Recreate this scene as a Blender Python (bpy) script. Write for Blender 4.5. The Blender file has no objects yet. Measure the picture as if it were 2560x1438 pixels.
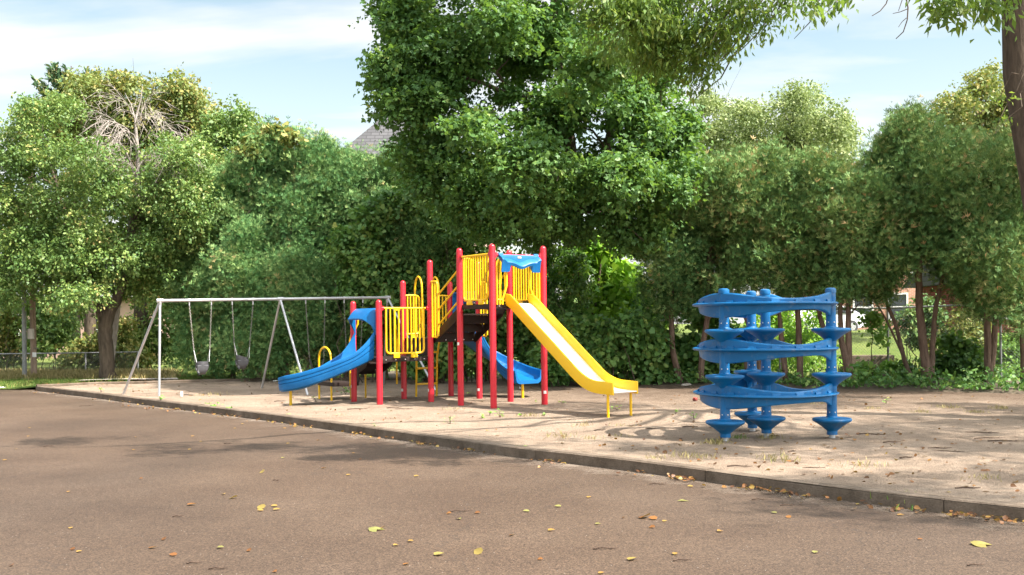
import bpy, bmesh, math, random
import numpy as np
from mathutils import Vector, Matrix

random.seed(7)
RNG = np.random.default_rng(11)
scene = bpy.context.scene
COL = scene.collection
R = math.radians

# ------------------------------------------------------------------ camera, sky, sun, exposure
FPX, HZ, ROLL, EYE = 2600.0, 812.0, 0.0110, 1.607      # lens in photo pixels, eye level, tilt, eye height
cam_data = bpy.data.cameras.new("camera")
cam = bpy.data.objects.new("camera", cam_data)
COL.objects.link(cam)
cam.matrix_world = Matrix.Translation((0, 0, EYE)) @ Matrix.Rotation(R(90), 4, 'X') @ Matrix.Rotation(-ROLL, 4, 'Z')
cam_data.sensor_width = 36.0
cam_data.lens = 36.0 * FPX / 2560.0
cam_data.shift_y = (HZ - 719.0) / 2560.0
cam_data.clip_start = 0.1
cam_data.clip_end = 2000.0
scene.camera = cam

SUN_EL, SUN_AZ = R(54.0), R(116.0)                       # azimuth from +Y (away from the camera) towards +X
sd = Vector((math.sin(SUN_AZ) * math.cos(SUN_EL), math.cos(SUN_AZ) * math.cos(SUN_EL), math.sin(SUN_EL)))
sun_data = bpy.data.lights.new("sun", 'SUN')
sun_data.energy = 3.4
sun_data.angle = R(0.7)
sun_data.color = (1.0, 0.93, 0.84)
sun = bpy.data.objects.new("sun", sun_data)
COL.objects.link(sun)
sun.rotation_euler = sd.to_track_quat('Z', 'Y').to_euler()

world = bpy.data.worlds.new("World")
scene.world = world
world.use_nodes = True
wn, wl = world.node_tree.nodes, world.node_tree.links
wn.clear()
w_out = wn.new("ShaderNodeOutputWorld")
w_bg = wn.new("ShaderNodeBackground")
w_sky = wn.new("ShaderNodeTexSky")
w_sky.sky_type = 'NISHITA'
w_sky.sun_disc = False
w_sky.sun_elevation = SUN_EL
w_sky.sun_rotation = SUN_AZ
w_sky.air_density = 1.0
w_sky.dust_density = 0.7
w_sky.ozone_density = 1.4
w_tc = wn.new("ShaderNodeTexCoord")
w_sep = wn.new("ShaderNodeSeparateXYZ")
wl.new(w_tc.outputs["Generated"], w_sep.inputs[0])
def wmath(op, a, b=None, clamp=False):
    n = wn.new("ShaderNodeMath"); n.operation = op; n.use_clamp = clamp
    for i, v in enumerate((a, b)):
        if v is None: continue
        if isinstance(v, (int, float)): n.inputs[i].default_value = v
        else: wl.new(v, n.inputs[i])
    return n.outputs[0]
zc = wmath('MAXIMUM', wmath('ADD', w_sep.outputs[2], 0.10), 0.03)
cu = wmath('DIVIDE', w_sep.outputs[0], zc)
cv = wmath('DIVIDE', w_sep.outputs[1], zc)
w_cmb = wn.new("ShaderNodeCombineXYZ")
wl.new(wmath('MULTIPLY', cu, 0.55), w_cmb.inputs[0]); wl.new(wmath('MULTIPLY', cv, 1.0), w_cmb.inputs[1])
w_no = wn.new("ShaderNodeTexNoise")
w_no.inputs["Scale"].default_value = 1.25
w_no.inputs["Detail"].default_value = 7.0
w_no.inputs["Roughness"].default_value = 0.52
w_no.inputs["Distortion"].default_value = 0.25
w_off = wn.new("ShaderNodeVectorMath"); w_off.operation = 'ADD'; w_off.inputs[1].default_value = (14.8, 7.6, 0)
wl.new(w_cmb.outputs[0], w_off.inputs[0]); wl.new(w_off.outputs[0], w_no.inputs["Vector"])
w_rmp = wn.new("ShaderNodeMapRange")
w_rmp.inputs["From Min"].default_value = 0.42
w_rmp.inputs["From Max"].default_value = 0.60
wl.new(w_no.outputs["Fac"], w_rmp.inputs["Value"])
cloud = wmath('MULTIPLY', w_rmp.outputs[0], 0.95)
hazeband = wmath('SUBTRACT', 0.80, wmath('MULTIPLY', w_sep.outputs[2], 2.6), True)
# unseen cloud cover added and brightened around the sun to supply fill light
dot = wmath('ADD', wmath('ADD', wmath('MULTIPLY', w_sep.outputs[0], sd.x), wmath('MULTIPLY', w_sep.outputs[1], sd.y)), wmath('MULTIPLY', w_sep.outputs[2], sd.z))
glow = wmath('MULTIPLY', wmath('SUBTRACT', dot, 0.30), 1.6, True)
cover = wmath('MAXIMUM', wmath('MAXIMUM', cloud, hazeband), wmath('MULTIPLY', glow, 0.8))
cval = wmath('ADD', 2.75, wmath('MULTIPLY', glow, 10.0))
w_cc = wn.new("ShaderNodeCombineXYZ")
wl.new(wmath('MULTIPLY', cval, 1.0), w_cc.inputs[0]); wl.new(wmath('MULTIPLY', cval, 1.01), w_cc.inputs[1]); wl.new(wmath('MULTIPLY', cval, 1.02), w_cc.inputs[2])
w_tint = wn.new("ShaderNodeMix"); w_tint.data_type = 'RGBA'; w_tint.blend_type = 'MULTIPLY'; w_tint.inputs["Factor"].default_value = 1.0
wl.new(w_sky.outputs[0], w_tint.inputs["A"]); w_tint.inputs["B"].default_value = (0.70, 0.66, 0.52, 1)
w_mix = wn.new("ShaderNodeMix"); w_mix.data_type = 'RGBA'
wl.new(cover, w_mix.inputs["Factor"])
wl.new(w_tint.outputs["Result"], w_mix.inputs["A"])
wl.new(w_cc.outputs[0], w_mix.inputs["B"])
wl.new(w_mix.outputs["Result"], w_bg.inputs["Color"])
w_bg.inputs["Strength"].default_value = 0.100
wl.new(w_bg.outputs[0], w_out.inputs["Surface"])

scene.view_settings.view_transform = 'Standard'
scene.view_settings.look = 'None'
scene.view_settings.exposure = 2.02
scene.view_settings.gamma = 1.0
scene.view_settings.use_curve_mapping = False
scene.cycles.max_bounces = 8
scene.cycles.diffuse_bounces = 4
scene.cycles.glossy_bounces = 3
scene.cycles.transmission_bounces = 4
scene.cycles.use_denoising = True
scene.render.use_persistent_data = False

# ------------------------------------------------------------------ where things stand
def P(px, py, Y):
    """World point seen at photo pixel (px, py) at depth Y."""
    dx, dy = px - 1280.0, HZ - py
    u = dx * math.cos(ROLL) + dy * math.sin(ROLL)
    v = -dx * math.sin(ROLL) + dy * math.cos(ROLL)
    return Vector((u / FPX * Y, Y, EYE + v / FPX * Y))
def G(px, py, z=0.0):
    dx, dy = px - 1280.0, HZ - py
    v = -dx * math.sin(ROLL) + dy * math.cos(ROLL)
    p = P(px, py, (EYE - z) * FPX / -v)
    p.z = z
    return p

# ------------------------------------------------------------------ objects, labels, meshes
def tag(o, label=None, cat=None, group=None, kind=None):
    if label: o["label"] = label
    if cat: o["category"] = cat
    if group: o["group"] = group
    if kind: o["kind"] = kind
    return o
def thing(name, loc, label, cat, group=None):
    o = bpy.data.objects.new(name, None)
    o.empty_display_size = 0.2
    COL.objects.link(o)
    o.location = loc
    o["_w"] = tuple(loc)
    return tag(o, label, cat, group)
def wloc(o):
    return Vector(o["_w"]) if o is not None and "_w" in o else Vector((0, 0, 0))

class MB:
    """Collects vertices and faces in world space; build() makes ONE mesh object of them."""
    def __init__(s): s.v, s.f = [], []
    def add(s, vs, fs):
        n = len(s.v); s.v += [tuple(v) for v in vs]; s.f += [tuple(i + n for i in f) for f in fs]
    def box(s, c, dx, dy, dz, ax=(1, 0, 0), ay=(0, 1, 0), az=(0, 0, 1)):
        c, ax, ay, az = Vector(c), Vector(ax) * dx / 2, Vector(ay) * dy / 2, Vector(az) * dz / 2
        vs = [c + ax * i + ay * j + az * k for k in (-1, 1) for j in (-1, 1) for i in (-1, 1)]
        s.add(vs, [(0, 2, 3, 1), (4, 5, 7, 6), (0, 1, 5, 4), (2, 6, 7, 3), (0, 4, 6, 2), (1, 3, 7, 5)])
    def prism(s, pts, off):
        """Polygon pts (3-D) extruded by the vector off."""
        n = len(pts); off = Vector(off); pts = [Vector(p) for p in pts]
        s.add(pts + [p + off for p in pts], [tuple(range(n))[::-1], tuple(range(n, 2 * n))] +
              [(i, (i + 1) % n, (i + 1) % n + n, i + n) for i in range(n)])
    def tube(s, path, r, n=8, caps=True, flat=1.0):
        path = [Vector(p) for p in path]
        rs = r if isinstance(r, (list, tuple)) else [r] * len(path)
        rings, prev = [], None
        for i, p in enumerate(path):
            d = (path[min(i + 1, len(path) - 1)] - path[max(i - 1, 0)]).normalized()
            if prev is None:
                up = Vector((0, 0, 1)) if abs(d.z) < 0.9 else Vector((1, 0, 0))
                x = d.cross(up).normalized()
            else:
                x = (prev - d * prev.dot(d))
                x = x.normalized() if x.length > 1e-6 else d.orthogonal().normalized()
            prev = x; y = d.cross(x)
            rings.append([p + (x * math.cos(2 * math.pi * k / n) + y * math.sin(2 * math.pi * k / n) * flat) * rs[i] for k in range(n)])
        vs = [v for rg in rings for v in rg]
        fs = [(i * n + k, i * n + (k + 1) % n, (i + 1) * n + (k + 1) % n, (i + 1) * n + k) for i in range(len(path) - 1) for k in range(n)]
        if caps: fs += [tuple(range(n))[::-1], tuple(range((len(path) - 1) * n, len(path) * n))]
        s.add(vs, fs)
    def lathe(s, base, prof, n=20):
        """prof: list of (radius, z) going up; closed where radius 0."""
        base = Vector(base); vs = []; fs = []
        for (r, z) in prof:
            vs += [base + Vector((r * math.cos(2 * math.pi * k / n), r * math.sin(2 * math.pi * k / n), z)) for k in range(n)]
        for i in range(len(prof) - 1):
            fs += [(i * n + k, i * n + (k + 1) % n, (i + 1) * n + (k + 1) % n, (i + 1) * n + k) for k in range(n)]
        fs += [tuple(range(n))[::-1], tuple(range((len(prof) - 1) * n, len(prof) * n))]
        s.add(vs, fs)
    def loft(s, rings, closed=True, caps=True):
        n = len(rings[0]); vs = [v for rg in rings for v in rg]
        m = n if closed else n - 1
        fs = [(i * n + k, i * n + (k + 1) % n, (i + 1) * n + (k + 1) % n, (i + 1) * n + k) for i in range(len(rings) - 1) for k in range(m)]
        if caps: fs += [tuple(range(n))[::-1], tuple(range((len(rings) - 1) * n, len(rings) * n))]
        s.add(vs, fs)
    def build(s, name, mat, parent=None, smooth=True, angle=40, bevel=0.0):
        off = wloc(parent)
        me = bpy.data.meshes.new(name)
        me.from_pydata([(v[0] - off.x, v[1] - off.y, v[2] - off.z) for v in s.v], [], s.f)
        bm = bmesh.new(); bm.from_mesh(me)
        bmesh.ops.recalc_face_normals(bm, faces=bm.faces)
        if bevel > 0:
            es = [e for e in bm.edges if len(e.link_faces) == 2 and e.calc_face_angle(0) > R(50)]
            bmesh.ops.bevel(bm, geom=es, offset=bevel, segments=2, profile=0.6, affect='EDGES', clamp_overlap=True)
        if smooth:
            for f in bm.faces: f.smooth = True
            for e in bm.edges:
                if len(e.link_faces) == 2 and e.calc_face_angle(0) > R(angle): e.smooth = False
        bm.to_mesh(me); bm.free()
        me.materials.append(mat)
        o = bpy.data.objects.new(name, me)
        COL.objects.link(o)
        if parent is not None:
            o.parent = parent
            o["_w"] = tuple(off)
        return o

def arc(c, a, b, t0, t1, n=8):
    """Points of c + a cos t + b sin t."""
    c, a, b = Vector(c), Vector(a), Vector(b)
    return [c + a * math.cos(R(t0 + (t1 - t0) * i / n)) + b * math.sin(R(t0 + (t1 - t0) * i / n)) for i in range(n + 1)]

# ------------------------------------------------------------------ materials
def mat(name):
    m = bpy.data.materials.new(name); m.use_nodes = True
    nt = m.node_tree; bs = nt.nodes["Principled BSDF"]
    return m, nt, bs
def lin(r, g, b): return tuple(((c / 255) / 12.92 if c / 255 <= 0.04045 else ((c / 255 + 0.055) / 1.055) ** 2.4) for c in (r, g, b)) + (1.0,)
def noise(nt, scale, detail=4, rough=0.55, vec=None, dist=0.0):
    n = nt.nodes.new("ShaderNodeTexNoise")
    n.inputs["Scale"].default_value = scale; n.inputs["Detail"].default_value = detail
    n.inputs["Roughness"].default_value = rough; n.inputs["Distortion"].default_value = dist
    if vec is not None: nt.links.new(vec, n.inputs["Vector"])
    return n.outputs["Fac"]
def ramp(nt, fac, stops):
    n = nt.nodes.new("ShaderNodeValToRGB")
    el = n.color_ramp.elements
    while len(el) < len(stops): el.new(0.5)
    for e, (p, c) in zip(el, stops):
        e.position = p; e.color = c if len(c) == 4 else tuple(c) + (1,)
    nt.links.new(fac, n.inputs["Fac"])
    return n.outputs["Color"]
def mixc(nt, fac, a, b, mode='MIX'):
    n = nt.nodes.new("ShaderNodeMix"); n.data_type = 'RGBA'; n.blend_type = mode
    for k, v in (("Factor", fac), ("A", a), ("B", b)):
        if isinstance(v, (int, float)): n.inputs[k].default_value = v
        elif isinstance(v, tuple): n.inputs[k].default_value = v
        else: nt.links.new(v, n.inputs[k])
    return n.outputs["Result"]
def objco(nt, world_space=False):
    if world_space:
        return nt.nodes.new("ShaderNodeNewGeometry").outputs["Position"]
    return nt.nodes.new("ShaderNodeTexCoord").outputs["Object"]
def bump(nt, bs, h, strength=0.3, dist=0.02):
    b = nt.nodes.new("ShaderNodeBump"); b.inputs["Strength"].default_value = strength; b.inputs["Distance"].default_value = dist
    nt.links.new(h, b.inputs["Height"]); nt.links.new(b.outputs["Normal"], bs.inputs["Normal"])

def paint(name, c, rough=0.35, metallic=0.0, var=0.12, fade=None, bscale=60, bstr=0.05, spec=0.5, dirt=None):
    m, nt, bs = mat(name)
    co = objco(nt, True)
    f = noise(nt, 2.3, 5, 0.6, co)
    hi = tuple(min(1, x * (1 + var) + 0.01 * var) for x in c[:3]); lo = tuple(x * (1 - var) for x in c[:3])
    col = ramp(nt, f, [(0.3, lo), (0.7, hi)])
    if fade is not None:
        f2 = noise(nt, 9.0, 6, 0.65, co)
        r2 = nt.nodes.new("ShaderNodeMapRange"); r2.inputs["From Min"].default_value = 0.55; r2.inputs["From Max"].default_value = 0.8
        r2.inputs["To Max"].default_value = fade[1]
        nt.links.new(f2, r2.inputs["Value"])
        col = mixc(nt, r2.outputs[0], col, tuple(fade[0]) + (1,))
    nt.links.new(col, bs.inputs["Base Color"])
    bs.inputs["Roughness"].default_value = rough; bs.inputs["Metallic"].default_value = metallic
    bs.inputs["Specular IOR Level"].default_value = spec
    fr = noise(nt, 14, 4, 0.6, co)
    rr = nt.nodes.new("ShaderNodeMapRange"); rr.inputs["To Min"].default_value = max(0, rough - 0.1); rr.inputs["To Max"].default_value = rough + 0.12
    nt.links.new(fr, rr.inputs["Value"]); nt.links.new(rr.outputs[0], bs.inputs["Roughness"])
    bump(nt, bs, noise(nt, bscale, 3, 0.5, co), bstr, 0.01)
    return m

M = {}
M['red'] = paint("red_post_paint", (0.56, 0.014, 0.028), 0.32, var=0.08, fade=((0.58, 0.06, 0.07), 0.5))
M['yellow'] = paint("yellow_tube_paint", (0.84, 0.50, 0.006), 0.33, var=0.05, fade=((0.85, 0.52, 0.06), 0.5))
M['yslide'] = paint("yellow_slide_plastic", (0.86, 0.52, 0.004), 0.42, var=0.04)
M['blue'] = paint("blue_plastic", (0.001, 0.115, 0.33), 0.42, var=0.14, fade=((0.03, 0.2, 0.42), 0.4), bscale=120, spec=0.35)
M['bluec'] = paint("blue_climber_plastic", (0.001, 0.118, 0.31), 0.42, var=0.2, fade=((0.17, 0.20, 0.24), 0.75), bscale=140, spec=0.35)
M['brown'] = paint("brown_deck_coating", (0.024, 0.014, 0.011), 0.6, var=0.25, fade=((0.05, 0.036, 0.03), 0.4), spec=0.25)
M['galv'] = paint("galvanized_steel", (0.52, 0.52, 0.53), 0.42, 0.65, var=0.15, fade=((0.36, 0.33, 0.30), 0.5))
M['steel'] = paint("polished_slide_steel", (0.86, 0.86, 0.87), 0.42, 0.45, var=0.03, bscale=40, bstr=0.02)
M['oldgalv'] = paint("dull_galvanized_steel", (0.26, 0.26, 0.26), 0.6, 0.4, var=0.25, fade=((0.2, 0.16, 0.13), 0.5))
M['chain'] = paint("chain_steel", (0.26, 0.235, 0.22), 0.5, 0.5, var=0.3)
M['rubber'] = paint("grey_rubber", (0.050, 0.050, 0.055), 0.6, var=0.2, fade=((0.14, 0.14, 0.15), 0.5))
M['sticker'] = paint("white_sticker", (0.78, 0.76, 0.73), 0.5, var=0.04)
M['bolt'] = paint("bolt_steel", (0.65, 0.63, 0.6), 0.35, 0.7, var=0.1)
M['tag'] = paint("pale_name_tag", (0.62, 0.55, 0.34), 0.5, var=0.15)
M['white'] = paint("white_body_paint", (0.78, 0.78, 0.79), 0.3, var=0.03)
M['dark'] = paint("dark_glass", (0.02, 0.025, 0.03), 0.15, var=0.2)
M['silver'] = paint("can_metal", (0.6, 0.68, 0.62), 0.35, 0.5, var=0.2)

# bark
def bark(name, c1, c2, scale=9):
    m, nt, bs = mat(name)
    co = objco(nt, True)
    mp = nt.nodes.new("ShaderNodeMapping"); mp.inputs["Scale"].default_value = (1, 1, 0.22)
    nt.links.new(co, mp.inputs["Vector"])
    f = noise(nt, scale, 6, 0.65, mp.outputs[0], 0.4)
    nt.links.new(ramp(nt, f, [(0.3, c1), (0.7, c2)]), bs.inputs["Base Color"])
    bs.inputs["Roughness"].default_value = 0.9; bs.inputs["Specular IOR Level"].default_value = 0.2
    bump(nt, bs, f, 0.8, 0.05)
    return m
M['bark'] = bark("grey_brown_bark", (0.045, 0.034, 0.026), (0.15, 0.115, 0.085))
M['bark2'] = bark("cedar_bark", (0.085, 0.055, 0.042), (0.26, 0.175, 0.13), 14)
M['dead'] = bark("bleached_dead_wood", (0.24, 0.205, 0.18), (0.44, 0.39, 0.345), 12)
M['pole'] = bark("weathered_pole_wood", (0.22, 0.15, 0.11), (0.40, 0.29, 0.22), 10)

LEAFK = 1.7
def leafmat(name, stops, trans=0.35, tcol=(0.20, 0.34, 0.03), rough=0.5, spec=0.35):
    """Leaf colour differs from leaf to leaf by the face attribute 'tint'."""
    stops = [(p, tuple(min(0.6, x * LEAFK) for x in c)) for p, c in stops]
    m, nt, bs = mat(name)
    at = nt.nodes.new("ShaderNodeAttribute"); at.attribute_name = "tint"
    col = ramp(nt, at.outputs["Fac"], stops)
    nt.links.new(col, bs.inputs["Base Color"])
    bs.inputs["Roughness"].default_value = rough; bs.inputs["Specular IOR Level"].default_value = spec
    tr = nt.nodes.new("ShaderNodeBsdfTranslucent")
    nt.links.new(mixc(nt, 0.55, col, tuple(tcol) + (1,)), tr.inputs["Color"])
    mx = nt.nodes.new("ShaderNodeMixShader"); mx.inputs[0].default_value = trans
    nt.links.new(bs.outputs[0], mx.inputs[1]); nt.links.new(tr.outputs[0], mx.inputs[2])
    nt.links.new(mx.outputs[0], nt.nodes["Material Output"].inputs["Surface"])
    return m
M['maple'] = leafmat("maple_leaf", [(0.0, (0.028, 0.070, 0.020)), (0.5, (0.050, 0.110, 0.028)), (0.85, (0.095, 0.165, 0.036)), (1.0, (0.16, 0.19, 0.05))], 0.36, (0.24, 0.40, 0.03))
M['ash'] = leafmat("ash_leaf", [(0.0, (0.036, 0.082, 0.018)), (0.6, (0.078, 0.135, 0.028)), (1.0, (0.17, 0.19, 0.04))], 0.45, (0.27, 0.39, 0.035))
M['broad'] = leafmat("broad_tree_leaf", [(0.0, (0.030, 0.070, 0.018)), (0.5, (0.075, 0.130, 0.032)), (0.85, (0.165, 0.205, 0.055)), (1.0, (0.30, 0.22, 0.085))], 0.27, (0.24, 0.36, 0.05))
M['gold'] = leafmat("yellowing_leaf", [(0.0, (0.045, 0.085, 0.022)), (0.5, (0.105, 0.14, 0.035)), (1.0, (0.26, 0.19, 0.06))], 0.28, (0.28, 0.30, 0.05))
M['pale'] = leafmat("pale_poplar_leaf", [(0.0, (0.075, 0.115, 0.038)), (0.6, (0.155, 0.195, 0.075)), (1.0, (0.25, 0.265, 0.12))], 0.32, (0.28, 0.36, 0.09))
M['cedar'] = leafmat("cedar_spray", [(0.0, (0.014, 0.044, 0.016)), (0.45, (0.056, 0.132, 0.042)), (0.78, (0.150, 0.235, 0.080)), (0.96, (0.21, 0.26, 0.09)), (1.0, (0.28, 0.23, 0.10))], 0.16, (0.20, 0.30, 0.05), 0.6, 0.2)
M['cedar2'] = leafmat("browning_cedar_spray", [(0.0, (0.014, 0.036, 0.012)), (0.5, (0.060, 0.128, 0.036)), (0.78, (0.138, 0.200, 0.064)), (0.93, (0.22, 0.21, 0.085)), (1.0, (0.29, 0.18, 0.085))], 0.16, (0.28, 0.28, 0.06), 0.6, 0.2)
M['spruce'] = leafmat("spruce_needle", [(0.0, (0.03, 0.07, 0.035)), (0.6, (0.06, 0.11, 0.05)), (1.0, (0.20, 0.17, 0.07))], 0.1, (0.1, 0.2, 0.05), 0.6, 0.2)
M['vine'] = leafmat("grape_leaf", [(0.0, (0.030, 0.080, 0.022)), (0.5, (0.070, 0.145, 0.036)), (0.88, (0.155, 0.215, 0.055)), (1.0, (0.28, 0.25, 0.07))], 0.30, (0.2, 0.38, 0.03))
M['catalpa'] = leafmat("big_bright_leaf", [(0.0, (0.08, 0.20, 0.03)), (1.0, (0.22, 0.36, 0.05))], 0.5, (0.36, 0.50, 0.03))
M['grass'] = leafmat("grass_blade", [(0.0, (0.05, 0.12, 0.02)), (0.6, (0.11, 0.19, 0.035)), (1.0, (0.32, 0.26, 0.10))], 0.3, (0.25, 0.36, 0.05))
M['weed'] = leafmat("weed_leaf", [(0.0, (0.07, 0.17, 0.03)), (0.7, (0.15, 0.26, 0.05)), (1.0, (0.30, 0.28, 0.10))], 0.35, (0.3, 0.42, 0.06))
M['dry'] = leafmat("dry_grass_blade", [(0.0, (0.15, 0.15, 0.05)), (0.6, (0.27, 0.22, 0.09)), (1.0, (0.36, 0.28, 0.14))], 0.25, (0.3, 0.25, 0.08))
_k = LEAFK; LEAFK = 1.0
M['litter'] = leafmat("fallen_leaf", [(0.0, (0.07, 0.028, 0.012)), (0.4, (0.24, 0.10, 0.028)), (0.75, (0.30, 0.19, 0.045)), (1.0, (0.20, 0.20, 0.06))], 0.2, (0.5, 0.36, 0.08))
LEAFK = _k

# ------------------------------------------------------------------ foliage
SHAPES = {
    # local (x, y, z) with y along the leaf from its stalk, and faces
    'oval': ([(0, 0, 0), (0.32, 0.4, 0.06), (0, 1, -0.06), (-0.32, 0.4, 0.06)], [(0, 1, 2, 3)]),
    'lance': ([(0, 0, 0), (0.19, 0.42, 0.05), (0, 1, -0.10), (-0.19, 0.42, 0.05)], [(0, 1, 2, 3)]),
    'maple': ([(0, 0, 0), (0.30, 0.02, 0.02), (0.55, 0.40, -0.04), (0.24, 0.50, 0.05), (0.20, 0.68, 0), (0, 1.0, -0.10), (-0.20, 0.68, 0), (-0.24, 0.50, 0.05), (-0.55, 0.40, -0.04), (-0.30, 0.02, 0.02)],
              [(0, 1, 2, 3), (0, 3, 4, 5), (0, 5, 6, 7), (0, 7, 8, 9)]),
    'vine': ([(0, 0.05, 0), (0.42, 0.0, 0.02), (0.55, 0.45, -0.03), (0, 1.0, -0.10), (-0.55, 0.45, -0.03), (-0.42, 0.0, 0.02)], [(0, 1, 2, 3), (0, 3, 4, 5)]),
    'spray': ([(0, 0, 0), (0.07, 0.45, 0.03), (0, 1, -0.05), (-0.07, 0.45, 0.03),
               (0.05, 0.2, 0), (0.34, 0.48, 0.0), (0.48, 0.82, -0.05), (0.20, 0.55, 0.02),
               (-0.05, 0.2, 0), (-0.34, 0.44, 0.0), (-0.46, 0.78, -0.05), (-0.20, 0.52, 0.02)],
              [(0, 1, 2, 3), (4, 5, 6, 7), (8, 11, 10, 9)]),
    'blade': ([(-0.045, 0, 0), (0.045, 0, 0), (0.03, 0.6, 0.05), (0, 1, 0.22), (-0.03, 0.6, 0.05)], [(0, 1, 2, 3, 4)]),
    'curled': ([(0, 0, 0.02), (0.30, 0.05, 0.10), (0.42, 0.45, 0.16), (0, 0.55, 0.03), (-0.42, 0.45, 0.12), (-0.30, 0.05, 0.12), (0.22, 0.80, 0.14), (0, 1.05, 0.05), (-0.22, 0.78, 0.10)],
               [(0, 1, 2, 3), (0, 3, 4, 5), (3, 2, 6, 7), (3, 7, 8, 4)]),
}
def unit(a): return a / np.maximum(np.linalg.norm(a, axis=1, keepdims=True), 1e-9)
def leaves(name, c, nrm, dirv, size, tint, shape, m, parent=None, kind=None):
    """One mesh of many leaves: centres c, face normals nrm, pointing along dirv."""
    lv, lf = SHAPES[shape]
    lv = np.array(lv, float)
    N, k = len(c), len(lv)
    y = unit(dirv); z = nrm - y * (nrm * y).sum(1, keepdims=True); z = unit(z); x = np.cross(y, z)
    sz = size[:, None, None]
    V = c[:, None, :] + sz * (lv[None, :, 0:1] * x[:, None] + (lv[None, :, 1:2] - 0.4) * y[:, None] + lv[None, :, 2:3] * z[:, None])
    V = V.reshape(-1, 3) - np.array(wloc(parent))
    me = bpy.data.meshes.new(name)
    me.vertices.add(N * k)
    me.vertices.foreach_set("co", V.astype(np.float32).ravel())
    base = (np.arange(N) * k)[:, None]
    loops = np.concatenate([np.array(f)[None, :] + base for f in lf], axis=1)
    nl = loops.shape[1]
    me.loops.add(N * nl); me.loops.foreach_set("vertex_index", loops.astype(np.int32).ravel())
    st = np.cumsum([0] + [len(f) for f in lf])[:-1]
    starts = ((np.arange(N) * nl)[:, None] + st[None, :]).ravel()
    me.polygons.add(len(starts))
    me.polygons.foreach_set("loop_start", starts.astype(np.int32))
    me.update(calc_edges=True)
    a = me.attributes.new("tint", 'FLOAT', 'FACE')
    a.data.foreach_set("value", np.repeat(np.clip(tint, 0, 1), len(lf)).astype(np.float32))
    me.materials.append(m)
    o = bpy.data.objects.new(name, me); COL.objects.link(o)
    if parent is not None: o.parent = parent; o["_w"] = tuple(wloc(parent))
    if kind: o["kind"] = kind
    return o

def lobes_of(blobs, per, rng, rad):
    """Medium lobes spread over the big blobs: arrays of centres and radii."""
    C, Rr = [], []
    for (c, r) in blobs:
        n = max(2, int(per * (r[0] * r[2]) ** 0.5 * 2.2))
        d = unit(rng.normal(size=(n, 3)))
        q = (0.35 + 0.65 * rng.random((n, 1)) ** 0.6)
        rr = np.array(r); rr = np.maximum(rr - 0.42 * rad, 0.40 * rr)
        C.append(np.array(c) + d * q * rr); Rr.append(np.minimum(rad, 0.85 * min(r)) * (0.55 + 0.75 * rng.random(n)))
        k = max(2, int(n * 0.45)); d = unit(rng.normal(size=(k, 3)) + np.array([0, 0, 0.15]))
        C.append(np.array(c) + d * (0.92 + 0.22 * rng.random((k, 1))) * np.array(r)); Rr.append(np.minimum(rad, 0.85 * min(r)) * (0.28 + 0.25 * rng.random(k)))
    return np.concatenate(C), np.concatenate(Rr)

def crown(name, blobs, n, size, shape, m, parent, rng, lobe=0.75, per=7, up=0.6, out=0.6, droop=0.5, flat=0.75, tintbias=0.0, inner=0.0, centre=None, style='leaf', bias=0.5, loose=0.95):
    C, Lr = lobes_of(blobs, per, rng, lobe)
    ctr = np.mean([b[0] for b in blobs], axis=0) if centre is None else np.array(centre)
    # small twig clusters on each lobe's shell, leaves round each twig
    per_twig = 9
    nt = max(1, n // per_twig)
    lt0 = rng.random(len(C))
    w = Lr ** 2; li = rng.choice(len(C), nt, p=w / w.sum())
    d = unit(rng.normal(size=(nt, 3)) + 0.45 * unit(C[li] - ctr) + np.array([0, 0, bias]))
    ragged = 1.0 + 0.30 * np.sin(5.0 * d[:, 0] + 9.0 * lt0[li]) * np.sin(4.0 * d[:, 1] + 7.0 * lt0[li] + 3.0 * d[:, 2])
    tc = C[li] + d * (Lr[li] * ragged * (0.66 + 0.42 * rng.random(nt) ** 1.3))[:, None] * np.array([1, 1, flat])
    tt = rng.random(nt); tt2 = rng.random(nt)
    lt = rng.random(len(C))
    ti = np.repeat(np.arange(nt), per_twig)
    N = len(ti)
    c = tc[ti] + rng.normal(size=(N, 3)) * size * loose * np.array([1, 1, 0.75])
    o = d[ti]
    if style == 'leaf':
        nrm = unit(o * out + np.array([0, 0, up]) + 0.55 * rng.normal(size=(N, 3)))
        dv = unit(o * 0.7 + np.array([0, 0, -droop]) + 0.6 * rng.normal(size=(N, 3)))
    else:   # flat upright cedar sprays
        tan = unit(np.cross(o, np.array([0, 0, 1.0])) + 1e-4)
        nrm = unit(tan * rng.choice([-1, 1], (N, 1)) * 0.5 + o * out + np.array([0, 0, up]) + 0.5 * rng.normal(size=(N, 3)))
        dv = unit(o * 0.75 + np.array([0, 0, 0.75]) + 0.42 * rng.normal(size=(N, 3)))
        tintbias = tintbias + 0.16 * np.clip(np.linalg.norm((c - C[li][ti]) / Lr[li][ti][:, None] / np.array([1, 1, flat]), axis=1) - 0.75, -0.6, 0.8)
    tint = 0.42 * rng.random(N) + 0.44 * tt[ti] + 0.30 * lt[li][ti] - 0.08 + tintbias
    s = size * (0.6 + 0.6 * rng.random(N)) * (0.75 + 0.5 * tt2[ti])
    return leaves(name, c, nrm, dv, s, tint, shape, m, parent), (C, Lr)

def wobble(p, q, n, amp, rng, sag=0.0):
    p, q = Vector(p), Vector(q)
    L = (q - p).length
    pts = []
    for i in range(n + 1):
        t = i / n; e = math.sin(math.pi * t)
        pts.append(p.lerp(q, t) + Vector(rng.normal(size=3)) * amp * L * e + Vector((0, 0, sag * L * e)))
    return pts

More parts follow.
